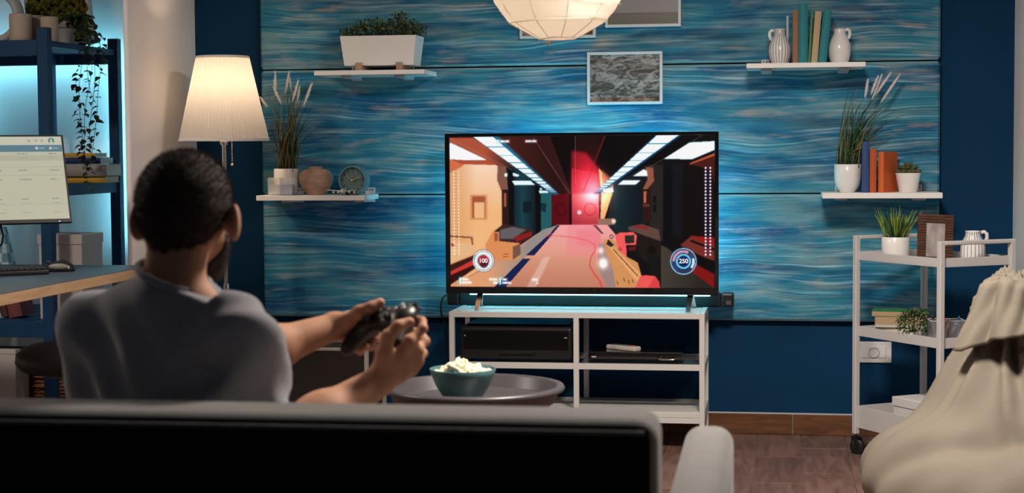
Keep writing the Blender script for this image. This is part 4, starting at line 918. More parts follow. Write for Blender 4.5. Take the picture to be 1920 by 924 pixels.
# ================================================================== pictures
FR = mat('silver_white_frame', (.74, .74, .76), .35)
def photo_mat(name, kind):
    m = bpy.data.materials.new(name); m.use_nodes = True; nt = m.node_tree; b = nt.nodes['Principled BSDF']; L = nt.links.new
    tc = nt.nodes.new('ShaderNodeTexCoord'); mp = nt.nodes.new('ShaderNodeMapping'); L(tc.outputs['Object'], mp.inputs[0])
    if kind == 'foam':
        mp.inputs['Scale'].default_value = (16, 1, 38); mp.inputs['Rotation'].default_value = (0, -.22, 0)
        n = nt.nodes.new('ShaderNodeTexNoise'); n.inputs['Scale'].default_value = 1; n.inputs['Detail'].default_value = 9; n.inputs['Roughness'].default_value = .68; n.inputs['Distortion'].default_value = 1.4; L(mp.outputs[0], n.inputs['Vector'])
        r = ramp(nt, [(.40, (.065, .055, .045)), (.48, (.14, .12, .105)), (.53, (.30, .265, .25)), (.62, (.42, .38, .37))]); L(n.outputs[0], r.inputs[0]); L(r.outputs[0], b.inputs['Base Color'])
    else:
        sp = nt.nodes.new('ShaderNodeSeparateXYZ'); L(tc.outputs['Object'], sp.inputs[0])
        mr = nt.nodes.new('ShaderNodeMapRange'); mr.inputs[1].default_value = -.10; mr.inputs[2].default_value = .10; L(sp.outputs[2], mr.inputs[0])
        r = ramp(nt, [(0, (.17, .18, .155)), (.235, (.20, .21, .18)), (.25, (.13, .135, .125)), (.28, (.33, .30, .30)), (1, (.40, .37, .38))]); L(mr.outputs[0], r.inputs[0]); L(r.outputs[0], b.inputs['Base Color'])
    b.inputs['Roughness'].default_value = .25; return m
def picture(xa, xb, ya, yb, m, label, Y=PD-.012):
    a = at(xa, yb, Y); b = at(xb, ya, Y); w, h = b.x-a.x, b.z-a.z
    t = thing('picture', ((a.x+b.x)/2, Y, a.z), label, 'picture', group='framed pictures on the timber panel'); e = .0115
    mb = MB(); mb.bx(-w/2, w/2, -.014, .011, 0, e, .0015); mb.bx(-w/2, w/2, -.014, .011, h-e, h, .0015); mb.bx(-w/2, -w/2+e, -.014, .011, e, h-e, .0015); mb.bx(w/2-e, w/2, -.014, .011, e, h-e, .0015)
    mb.build('frame', FR, t); MB().bx(-w/2+e, w/2-e, -.004, .008, e-h/2, h/2-e).build('photograph', m, t, loc=(0, 0, h/2))
    MB().bx(-w/2+.004, w/2-.004, .0085, .0115, .004, h-.004).build('backing', BLACKP, t)
picture(1101.5, 1242.5, 96, 196.5, photo_mat('photo_foam', 'foam'), 'silver framed photograph of foaming water above the television')
picture(1135, 1277, -48, 52, photo_mat('photo_horizon', 'sea'), 'silver framed photograph of a grey sea horizon near the lantern')
picture(975, 1117, -28, 73, photo_mat('photo_shore', 'foam'), 'silver framed photograph almost hidden behind the paper lantern')
# ================================================================== navy bookcase in the lit alcove
BX, BY0, BY1 = -2.945, 6.45, 7.175
bc = thing('bookcase', (BX-.5, (BY0+BY1)/2, 0), 'navy painted open bookcase standing in the blue-lit alcove', 'bookcase')
ox, oy = bc.location.x, bc.location.y
pw = .046; ztop = 1.668; XLB = -4.05
lx = lambda x: x-ox
ly = lambda y: y-oy
for x in (BX, XLB):
    for y in (BY0, BY1): MB().bx(lx(x)-pw/2, lx(x)+pw/2, ly(y)-pw/2, ly(y)+pw/2, 0, ztop, .002).build('post', NAVY, bc)
inner = at(101, 300, 7.12).x
MB().bx(lx(inner)-.010, lx(inner)+.010, ly(7.10), ly(7.14), .1, 1.60, .001).build('inner_upright', NAVY, bc)
T0, T1 = at(35, 105, BY0).z, at(35, 72, BY0).z       # top front beam
def tier(zb, zt, nm, beam):
    MB().bx(lx(XLB)+pw/2, lx(BX)-pw/2, ly(BY0)-pw/2, ly(BY0)-pw/2+.022, zb, zt, .0015).build('front_beam', NAVY, bc)
    MB().bx(lx(XLB)+pw/2, lx(BX)-pw/2, ly(BY1)-.011, ly(BY1)+.011, zb, zt, .0015).build('back_beam', NAVY, bc)
    for x in (BX, XLB): MB().bx(lx(x)-.011, lx(x)+.011, ly(BY0)+pw/2, ly(BY1)-pw/2, zb+(zt-zb)*beam, zt, .0015).build('side_rail', NAVY, bc)
    n = 14; w = (BX-XLB-.03)/n
    for i in range(n):
        a = lx(XLB)+.015+i*w; MB().bx(a+.004, a+w-.004, ly(BY0)-pw/2+.024, ly(BY1)-.013, zt-.018, zt-.002, .001).build('slat', NAVY, bc)
tier(T0, T1-.008, 'top', .62)
TOPZ = T1-.010
M1 = at(170, 343.5, 6.9).z; tier(M1-.046, M1+.002, 'mid', 0); 
L1_ = at(50, 603, BY0).z; tier(L1_-.062, L1_+.002, 'low', 0)
LEDB = emis('cyan_led_alcove', (.24, .80, 1.0), 34)
for x in (BX, XLB+.30): MB().bx(lx(x)-.006, lx(x)+.006, ly(BY1)+.026, ly(BY1)+.030, .75, 1.62).build('led_strip', LEDB, bc)
for z in (T0+.03,): MB().bx(lx(XLB)+.1, lx(BX)-.03, ly(BY1)+.014, ly(BY1)+.018, z-.006, z+.006).build('led_strip', LEDB, bc)
# ---- on top: candles, ring ornament, moss picture, ivy
CREAM = mat('cream_wax', (.55, .43, .34), .6, sss=.0, var=.06)
for i, (xa, xb, yt, Y, lab) in enumerate(((19.5, 58, 27, 6.62, 'widest cream pillar candle, next to the white ring ornament'), (55, 84, 29.5, 6.72, 'darker beige pillar candle in the middle of three'), (78, 108, 32, 6.60, 'cream pillar candle next to the ivy pot'))):
    a, b = at(xa, 60, Y), at(xb, 60, Y); r_ = (b.x-a.x)/2; h = at(xa, yt, Y).z-TOPZ
    t = thing('pillar_candle', ((a.x+b.x)/2, Y, TOPZ), lab, 'candle', group='pillar candles on the bookcase')
    mm_ = CREAM if i != 1 else mat('beige_wax', (.33, .24, .18), .6, var=.06)
    MB().lathe([(0, 0), (r_*.98, 0), (r_, .003), (r_, h-.004), (r_*.96, h), (r_*.85, h-.002), (r_*.6, h-.010), (0, h-.011)], 32, fr=lambda an, z: 1+.012*math.sin(an*2+i)).build('wax', mm_, t)
    MB().tube([(0, 0, h-.012), (.001, 0, h-.002)], .001, 5).build('wick', BLACKP, t)
c_ = at(18, 26, 6.86); k = pxm(c_)
ro = thing('ring_ornament', (at(-8, 26, 6.86).x, 6.86, TOPZ), 'white ceramic ring ornament behind the pillar candles', 'ornament')
R_ = .105; pts = [(R_*math.cos(2*PI*i/44), 0, R_+.03+R_*math.sin(2*PI*i/44)) for i in range(44)]
MB().tube(pts, .036, 14, closed=True, flat=.6).build('ring', mat('ornament_white', (.66, .63, .62), .35), ro)
MB().bx(-.06, .06, -.035, .035, 0, .012, .004).build('base', mat('ornament_white', (.66, .63, .62), .35), ro)
MY = 7.09
a, b = at(58, 40, MY), at(178, 40, MY); w = b.x-a.x
mf = thing('moss_picture', ((a.x+b.x)/2, MY, TOPZ), 'white frame filled with yellow-green moss on the bookcase top', 'moss picture')
mf.rotation_euler = (0, -.10, 0)
hm_ = .40; e = .016; q = MB()
q.bx(-w/2, -w/2+e, -.02, .02, .013, hm_, .002); q.bx(w/2-e, w/2, -.02, .02, .013, hm_, .002); q.bx(-w/2+e, w/2-e, -.02, .02, .013, .013+e, .002); q.bx(-w/2+e, w/2-e, -.02, .02, hm_-e, hm_, .002)
q.build('frame', mat('frame_rose_white', (.62, .55, .54), .5), mf)
MB().bx(-w/2+e, w/2-e, .010, .019, .013+e, hm_-e).build('backing', BLACKP, mf)
mb = MB()
for _ in range(1100):
    x = random.uniform(-w/2+e*.6, w/2-e*.6); z = random.uniform(.02+e, hm_-e); r_ = random.uniform(.006, .013)
    mb.ball((x, -.012+random.uniform(-.014, .006), z), (r_, r_*.9, r_), 6, 4, random.choice((0, 0, 1)))
mb.build('moss', [leafmat('moss_yellow', (.15, .135, .014), .9, .5), leafmat('moss_green', (.075, .085, .012), .9, .5)], mf, kind='stuff')
IY = 6.84
g = at(124, 82, IY); k = pxm(g); r_ = 17*k; H = 46*k
iv = pot('trailing_ivy', [(0, 0), (r_*.82, 0), (r_*.86, .004), (r_*.98, H*.86), (r_*1.03, H*.87), (r_*1.05, H), (r_*.98, H), (r_*.95, H*.8), (0, H*.7)], mat('grey_white_pot', (.52, .49, .47), .45, var=.06), (g.x, IY, TOPZ), 'ivy trailing down from a white pot on the bookcase', 'potted plant', soil=(r_*.95, H*.84))
MB().tube([(r_*1.0*math.cos(2*PI*i/30), r_*1.0*math.sin(2*PI*i/30), H*.74) for i in range(30)], .0015, 5, closed=True).build('pot_ring', BLACKP, iv)
IVM = [leafmat('ivy_dark', (.020, .045, .020)), leafmat('ivy_mid', (.045, .075, .022)), leafmat('ivy_rust', (.16, .07, .025))]
ivl = [leaf_mesh('leaf', .033, .025, m_, .35, 3) for m_ in IVM]
vine = mat('vine_stem', (.05, .05, .022), .7)
strands = [((152, 30), (168, 62), (172, 130), (160, 200), (158, 260), (160, 305), (166, 352)), ((150, 28), (182, 70), (190, 105), (184, 170), (180, 230), (172, 290), (168, 325)), ((148, 34), (160, 80), (152, 130), (148, 170), (150, 215), (154, 255), (158, 300)), ((150, 30), (172, 75), (178, 140), (174, 190), (168, 240), (170, 280)), ((145, 34), (170, 60), (188, 85), (196, 128)), ((146, 30), (158, 60), (162, 110), (168, 165), (180, 195)), ((148, 30), (166, 50), (180, 66), (186, 60))]
nl = 0
for si, s_ in enumerate(strands):
    dy = random.uniform(-.06, .05)
    P3 = [loc_px(iv, x, y, IY+dy-.10*min(1, i*.4)) for i, (x, y) in enumerate(s_)]
    P3 = [Vector((random.uniform(-.02, .02), 0, H*.85))]+P3
    cr_pts = []
    for i in range(len(P3)-1):
        p0_, p1_, p2_2, p3_ = P3[max(0, i-1)], P3[i], P3[i+1], P3[min(len(P3)-1, i+2)]
        for j in range(8):
            t = j/8; cr_pts.append(.5*((2*p1_)+(p2_2-p0_)*t+(2*p0_-5*p1_+4*p2_2-p3_)*t*t+(3*p1_-p0_-3*p2_2+p3_)*t**3))
    MB().tube(cr_pts, .0011, 5).build('vine', vine, iv)
    L_ = len(cr_pts)
    for i in range(3, L_, 1):
        dens = 3 if i < 20 else 1
        for _ in range(dens):
            if nl > 285: break
            o = bpy.data.objects.new('leaf', random.choice((ivl[0], ivl[0], ivl[1], ivl[1], ivl[1], ivl[2] if random.random() < .25 else ivl[0]))); COL.objects.link(o); o.parent = iv; nl += 1
            a = random.uniform(0, 2*PI); d = Vector((math.cos(a)*1.0, math.sin(a)*.7-.25, random.uniform(-.9, .15)))
            sp = .026 if i < 20 else .012
            o.matrix_local = Matrix.Translation(cr_pts[i]+Vector((random.gauss(0, sp*.6), random.gauss(0, sp*.6), random.gauss(0, .006)))) @ rotm(d, random.uniform(-.6, .6)) @ Matrix.Scale(random.uniform(.75, 1.15), 4)
# ---- stack of four books lying on the middle shelf
def flat_book(xa, xb, yt, yb, Y, d, m, label, group, rotz=0, page=None):
    a = at(xa, yb, Y); b = at(xb, yt, Y); L_ = b.x-a.x; h = b.z-a.z
    t = thing('book', ((a.x+b.x)/2, Y, a.z), label, 'book', group=group, rotz=rotz); tw = .0025
    mb = MB(); mb.bx(-L_/2, L_/2, 0, d, 0, tw, .0006); mb.bx(-L_/2, L_/2, 0, d, h-tw, h-.0004, .0006)
    n = 7; pl_ = [(-h*.16*math.sin(PI*i/(n-1)), (h-.0004)*i/(n-1)) for i in range(n)]+[(.003, h-.0004), (.003, 0)]
    mb.prism(pl_, -L_/2, L_/2, plane='yz'); mb.build('cover', m, t)
    MB().bx(-L_/2+.003, L_/2-.003, .0034, d-.004, tw+.0002, h-tw-.0006).build('pages', page or PAGE, t)
    return t
YEL = mat('mustard_cloth', (.74, .41, .04), .55); NVB = mat('navy_cloth', (.012, .035, .11), .55); GRY = mat('grey_cloth', (.40, .35, .335), .65)
G5 = 'books stacked on the bookcase'
flat_book(96, 197, 330.5, 343, 6.92, .16, YEL, 'mustard yellow book at the bottom of the bookcase stack', G5)
flat_book(100, 200, 307.5, 330.5, 6.90, .17, GRY, 'thick grey book lying in the bookcase stack', G5)
flat_book(92, 188, 295, 307.5, 6.93, .15, NVB, 'navy book lying between the grey and the top yellow book', G5)
flat_book(94, 178, 286.5, 295, 6.94, .14, YEL, 'mustard yellow book on top of the bookcase stack', G5)
# ---- lidded box, leaning books, checked bag, basket
LZ = L1_+.000
b0, b1 = at(74, 600, 6.56), at(157, 600, 6.56)
BOXW = mat('box_card', (.56, .51, .49), .7, var=.03)
bx_ = thing('storage_box', ((b0.x+b1.x)/2, 6.56, LZ), 'tall pale cardboard box with lid on the lower bookcase shelf', 'box')
w = (b1.x-b0.x); zt_ = at(100, 440, 6.56).z-LZ; lidh = at(100, 440, 6.56).z-at(100, 458, 6.56).z
MB().bx(-w/2+.003, w/2-.003, .003, .217, 0, zt_-.004, .0015).build('body', BOXW, bx_)
MB().bx(-w/2-.002, w/2, -.001, .221, zt_-lidh, zt_, .0015).build('lid', BOXW, bx_)
REDB = mat('brick_red_cover', (.20, .055, .06), .5); DBR = mat('dark_brown_cover', (.07, .03, .018), .5)
for xa, w_, m_, lab, th in ((13, .028, DBR, 'dark brown book leaning under the desk top', -.22), (34, .060, REDB, 'brick red book with a pale label leaning under the desk top', -.20)):
    p_ = at(xa, 600, 6.60); t = book(w_, .165, .12, m_, (p_.x, 6.58, LZ+.006), lab, roty=th, group='leaning books on the lower bookcase shelf')
    if m_ is REDB:
        MB().bx(-.022, -.004, -.0105, -.0092, .07, .15, .0004).bx(.004, .020, -.0100, -.0088, .085, .15, .0004).build('label_patch', mat('label_cream', (.55, .50, .46), .6), t)
cm = bpy.data.materials.new('blue_check'); cm.use_nodes = True; nt = cm.node_tree; ch = nt.nodes.new('ShaderNodeTexChecker'); ch.inputs['Scale'].default_value = 26; ch.inputs[1].default_value = (.10, .26, .36, 1); ch.inputs[2].default_value = (.42, .55, .60, 1)
tc = nt.nodes.new('ShaderNodeTexCoord'); nt.links.new(tc.outputs['Object'], ch.inputs[0]); nt.links.new(ch.outputs[0], nt.nodes['Principled BSDF'].inputs['Base Color'])
p_ = at(28, 495, 6.66); zt_ = at(8, 425, 6.66).z-LZ
gb = thing('gift_bag', (p_.x-.12, 6.66, LZ), 'blue and white checked paper bag behind the monitor cable', 'bag')
k = pxm(p_)
def trap(w0, w1, d0, d1, h): return [(-w0, -d0, 0), (w0, -d0, 0), (w0, d0, 0), (-w0, d0, 0), (-w1, -d1, h), (w1, -d1, h), (w1, d1, h), (-w1, d1, h)], [(0, 1, 5, 4), (1, 2, 6, 5), (2, 3, 7, 6), (3, 0, 4, 7), (0, 1, 2, 3)]
v_, f_ = trap(.15, .08, .06, .015, zt_); MB().add(v_, f_).build('paper', cm, gb)
MB().tube([(-.03, -.015, zt_-.02), (-.025, -.015, zt_+.05), (.025, -.015, zt_+.05), (.03, -.015, zt_-.02)], .002, 6).build('handle', BLACKP, gb)
WK = mat('wicker', (.16, .065, .025), .7, var=.4, vscale=40)
b0, b1 = at(14, 700, 6.62), at(190, 700, 6.62); w = b1.x-b0.x; hgt = at(60, 690, 6.62).z
wb = thing('wicker_basket', ((b0.x+b1.x)/2, 6.62+.13, 0), 'brown woven wicker basket under the bookcase', 'basket')
mb = MB(); nr = 17
for i in range(nr):
    z = .008+(hgt-.02)*i/(nr-1); n = 72; pts = []
    for s_ in range(n):
        u = s_/n*4; e = int(u); t = u-e
        px_, py_ = [(-w/2+w*t, -.13), (w/2, -.13+.26*t), (w/2-w*t, .13), (-w/2, .13-.26*t)][e]
        nx, ny = [(0, -1), (1, 0), (0, 1), (-1, 0)][e]; o_ = .004*math.sin((s_+(i % 2)*1)*PI)*1 + .004*(1 if (s_+i) % 2 else -1)
        pts.append((px_+nx*o_, py_+ny*o_, z))
    mb.tube(pts, .0068, 5, closed=True)
mb.build('weave', WK, wb)
mb = MB()
for s_ in range(25): x = -w/2+w*s_/24; mb.tube([(x, -.13, 0), (x, -.13, hgt)], .003, 5); mb.tube([(x, .13, 0), (x, .13, hgt)], .003, 5)
mb.build('stakes', WK, wb)
MB().tube([(-w/2, -.13, hgt), (w/2, -.13, hgt), (w/2, .13, hgt), (-w/2, .13, hgt)], .010, 8, closed=True).build('rim', WK, wb)
MB().tube([(-.10, -.145, hgt-.035), (.02, -.145, hgt-.035), (.02, -.145, hgt-.075), (-.10, -.145, hgt-.075)], .004, 6, closed=True).build('handle_hole_binding', mat('wicker_pale', (.30, .12, .05), .7), wb)
MB().bx(-w/2+.01, w/2-.01, -.118, .118, .004, .014).build('bottom', WK, wb)
p_ = at(10, 690, 6.5)
wbx = thing('paper_box', (p_.x-.02, 6.52, 0), 'pale paper box on the floor beside the wicker basket', 'box')
MB().bx(-.10, .085, -.06, .06, 0, at(10, 660, 6.46).z, .002).build('body', BOXW, wbx); MB().bx(-.102, .087, -.062, .062, at(10, 664, 6.46).z, at(10, 655, 6.46).z, .002).build('lid', BOXW, wbx)

# ================================================================== desk with monitor, keyboard, mouse
DZ = .74
dk_ = thing('desk', (-2.96, 5.27, 0), 'desk with dark blue top and pale wood edge at the alcove', 'desk')
DX1, DY1 = -2.315-dk_.location.x, 5.985-dk_.location.y
DW = wood_mat('pale_edge_wood', (.42, .255, .135), (.56, .36, .21), (3, 1, 12), .5, 4)
MB().bx(-.65, DX1, -.72, DY1, DZ-.036, DZ-.002, .001).build('desk_core', DW, dk_)
MB().bx(-.649, DX1-.002, -.719, DY1-.002, DZ-.002, DZ).build('desk_surface', mat('desk_slate_blue', (.045, .062, .085), .45, var=.05), dk_)
for x in (-.6, DX1-.06):
    for y in (-.66, DY1-.06): MB().bx(x-.025, x+.025, y-.025, y+.025, 0, DZ-.037, .002).build('leg', NAVY, dk_)
# monitor
BR = at(135.5, 416, 5.72); nrm = Vector((.62, -.785, 0)).normalized(); hdir = Vector((0, 0, 1)).cross(nrm)   # towards the screen's own right
if hdir.x < 0: hdir = -hdir
tau = .33; up_ = Vector((0, 0, 1))*math.cos(tau)-nrm*math.sin(tau); n2 = hdir.cross(up_);
if n2.dot(nrm) < 0: n2 = -n2
Hm, Wm = .332, .56
mo = thing('monitor', (0, 0, 0), 'tilted black-rimmed monitor showing a pale appointment table', 'monitor')
mo.location = (BR-hdir*(Wm/2)-n2*.02); mo.location.z = DZ
MBm = Matrix((hdir, -n2, up_)).transposed().to_4x4()          # local x along the screen, y away from the viewer, z up the screen
org = BR-hdir*(Wm/2)-mo.location
MM = Matrix.Translation(org) @ MBm
def mpart(mb, name, m): 
    o = mb.build(name, m, mo); o.matrix_local = MM; return o
be = .010
q = MB(); q.bx(-Wm/2, Wm/2, 0, .018, 0, be+.004, .001); q.bx(-Wm/2, Wm/2, 0, .018, Hm-be*.6, Hm, .001); q.bx(-Wm/2, -Wm/2+be*.7, 0, .018, be+.004, Hm-be*.6, .001); q.bx(Wm/2-be*.7, Wm/2, 0, .018, be+.004, Hm-be*.6, .001)
mpart(q, 'bezel', BLACKP); mpart(MB().bx(-Wm/2+.003, Wm/2-.003, .018, .034, .006, Hm-.004, .006), 'back_cover', BLACKP)
Pm = Paint(560, 318, 300, 171); Pm.c[:] = RGB(226, 224, 196)
Pm.poly([(0, 0), (560, 0), (560, 32), (0, 32)], RGB(236, 234, 212)); Pm.poly([(0, 32), (560, 32), (560, 58), (0, 58)], RGB(112, 152, 166)); Pm.poly([(0, 72), (560, 72), (560, 92), (0, 92)], RGB(214, 212, 188))
Pm.disc(522, 16, 11, RGB(80, 150, 140)); Pm.disc(522, 13, 4, RGB(230, 235, 225)); Pm.disc(522, 22, 6, RGB(230, 235, 225))
for x in (440, 466, 488): Pm.disc(x, 16, 5, RGB(196, 196, 178))
for x in (462, 512): Pm.poly([(x, 40), (x+9, 40), (x+9, 50), (x, 50)], RGB(235, 240, 236)); Pm.line(x+13, 45, x+34, 45, 4, RGB(170, 195, 200))
for y in (92, 118, 150, 182, 214, 246, 262, 278): Pm.line(0, y, 560, y, .8, RGB(205, 203, 180))
for y in (66, 82, 130, 165, 240, 256, 292):
    for x0_, x1_ in ((20, 90), (150, 190), (255, 330), (392, 430), (505, 535)):
        xx = x0_
        while xx < x1_-random.uniform(0, 12): w_ = random.uniform(4, 9); Pm.line(xx, y, xx+w_, y, 3, RGB(150, 150, 132), .8); xx += w_+2
me = Pm.mesh('screen', -Wm/2+be*.7, Wm/2-be*.7, be+.004, Hm-be*.6, .0015)
o = newobj('screen', me, attr_emis('lit_table_screen', .62), mo); o.matrix_local = MM
mpart(MB().ball((Wm/2-.045, -.0005, .004), .0022, 8, 6), 'power_light', emis('monitor_led', (.8, .9, 1), 1.5))
nrm_v = Vector(nrm)
sb0 = org-n2*.05+up_*.10
sb1 = sb0-nrm_v*.10
MB().tube([sb0, Vector((sb1.x, sb1.y, .05)), Vector((sb1.x, sb1.y, .012))], .016, 12).build('stand_neck', BLACKP, mo)
MB().lathe([(0, 0), (.11, 0), (.11, .008), (.03, .014), (0, .014)], 32, c=(sb1.x, sb1.y, 0)).build('stand_base', BLACKP, mo)
pts = [at(-6, 416, 5.62), at(1, 422, 5.64), at(6, 440, 5.66), at(3, 458, 5.68), at(-10, 470, 5.7)]
MB().tube(pts, .0035, 6).build('monitor_cable', BLACKP, None, 'black cable looping below the monitor', 'cable')
# keyboard
RF = atz(74, 500, DZ+.018); kc = RF+nrm*.075-hdir*.222
kb = thing('keyboard', (kc.x, kc.y, DZ), 'black keyboard on the desk below the monitor', 'keyboard', rotz=math.atan2(hdir.y, hdir.x))
MB().bx(-.222, .222, -.070, .070, .001, .016, .004, 2).build('case', BLACKP, kb)
mb = MB()
for r_ in range(6):
    for c_ in range(22): mb.box((-.208+c_*.0198, -.055+r_*.0218, .0205), (.0160, .0175, .009), .002)
mb.build('keys', mat('key_black', (.022, .022, .024), .55), kb)
# mouse
mp_ = atz(110.5, 508.5, DZ)
ms = thing('mouse', (mp_.x, mp_.y, DZ), 'black computer mouse with a grey side at the desk edge', 'mouse', rotz=.18)
def half_ball(rx, ry, rz, n=24, m=8, z0=.002):
    mb = MB(); pr = [(math.cos(PI/2*i/m), math.sin(PI/2*i/m)) for i in range(m)]
    vs = []; fs = []
    for c_, s_ in pr:
        for k_ in range(n):
            a = 2*PI*k_/n; vs.append((rx*c_**.7*math.cos(a), ry*c_**.7*math.sin(a), z0+rz*s_*(1+.12*math.cos(a))))
    vs.append((0, 0, z0+rz))
    for i in range(m-1):
        for k_ in range(n): fs.append((i*n+k_, i*n+(k_+1) % n, (i+1)*n+(k_+1) % n, (i+1)*n+k_))
    for k_ in range(n): fs.append(((m-1)*n+k_, (m-1)*n+(k_+1) % n, len(vs)-1))
    fs.append(tuple(range(n-1, -1, -1))); return mb.add(vs, fs, 0, True)
half_ball(.057, .033, .037).build('shell', mat('mouse_black', (.012, .012, .014), .3, coat=.3), ms)
MB().ball((.004, -.0245, .018), (.036, .0095, .012), 16, 8).build('side_grip', mat('mouse_grey', (.22, .20, .18), .45), ms)
MB().lathe([(.007, -.003), (.008, 0), (.007, .003)], 14, cap0=True, cap1=True, M=Matrix.Translation((-.036, 0, .032)) @ Matrix.Rotation(PI/2, 4, 'X')).build('scroll_wheel', BLACKP, ms)
# black swivel stool
p_ = atz(150, 668, .5)
stl = thing('swivel_stool', (p_.x, p_.y, 0), 'black round swivel stool tucked below the desk behind the man', 'stool')
MB().lathe([(0, .445), (.13, .445), (.185, .46), (.205, .485), (.20, .515), (.16, .54), (.08, .555), (0, .558)], 40).build('seat', mat('black_vinyl', (.010, .010, .011), .5), stl)
MB().lathe([(.022, .06), (.022, .30), (.015, .30), (.015, .445)], 16).build('gas_column', STEEL, stl)
for i in range(5):
    a = 2*PI*i/5; e = (.26*math.cos(a), .26*math.sin(a), .055)
    l_ = MB().tube([(0, 0, .085), e], [.022, .013], 8).build('leg', BLACKP, stl)
    MB().lathe([(.0, -.012), (.025, -.012), (.025, .012), (0, .012)], 16, M=Matrix.Translation((e[0], e[1], .0255)) @ Matrix.Rotation(PI/2, 4, 'X')).build('caster', BLACKP, l_)
# low black cabinet with pale frame, seen past the man's arm
CY = 6.25
a, b = at(521, 700, CY), at(690, 660, CY); zc1 = at(610, 652, CY).z
fc = thing('low_cabinet', ((a.x+b.x)/2, CY+.15, 0), 'low black panelled cabinet with pale frame posts behind the man\'s forearm', 'cabinet')
w = b.x-a.x
MB().bx(-w/2+.014, w/2-.016, -.147, .147, .05, zc1-.012, .002).build('body', mat('charcoal_board', (.022, .017, .016), .75, bump=.3, bscale=150), fc)
FRP = mat('pale_frame', (.50, .45, .42), .45)
for x in (-w/2+.007, w/2-.008):
    for y in (-.143, .143): MB().bx(x-.008, x+.008, y-.008, y+.008, 0, zc1, .002).build('frame_post', FRP, fc)
for y in (-.143, .143): MB().bx(-w/2+.015, w/2-.016, y-.006, y+.006, zc1-.012, zc1, .002).build('frame_rail', FRP, fc)
# ================================================================== a small distance-field modeller for soft shapes
def V3(v): return np.array(v, float)
def cap(a, b, ra, rb=None, k=.02): return ('c', V3(a), V3(b), ra, ra if rb is None else rb, k)
def ell(c, r, k=.02, R=None): return ('e', V3(c), V3(r), np.eye(3) if R is None else np.array(R, float), None, k)
def prim_d(p, P):
    if p[0] == 'c':
        a, b, ra, rb = p[1:5]; ab = b-a; L2 = ab@ab+1e-12; t = np.clip(((P-a)@ab)/L2, 0, 1)
        return np.linalg.norm(P-(a+t[:, None]*ab), axis=1)-(ra+(rb-ra)*t)
    c, r, R = p[1:4]; q = (P-c)@R.T; k0 = np.linalg.norm(q/r, axis=1); k1 = np.linalg.norm(q/(r*r), axis=1)+1e-9
    return np.where(k0 < 1e-4, -r.min(), k0*(k0-1)/k1)
def smin(a, b, k):
    h = np.clip(.5+.5*(b-a)/k, 0, 1); return b*(1-h)+a*h-k*h*(1-h)
def field(prims, P):
    d = None
    for p in prims:
        e = prim_d(p, P); d = e if d is None else smin(d, e, p[5])
    return d
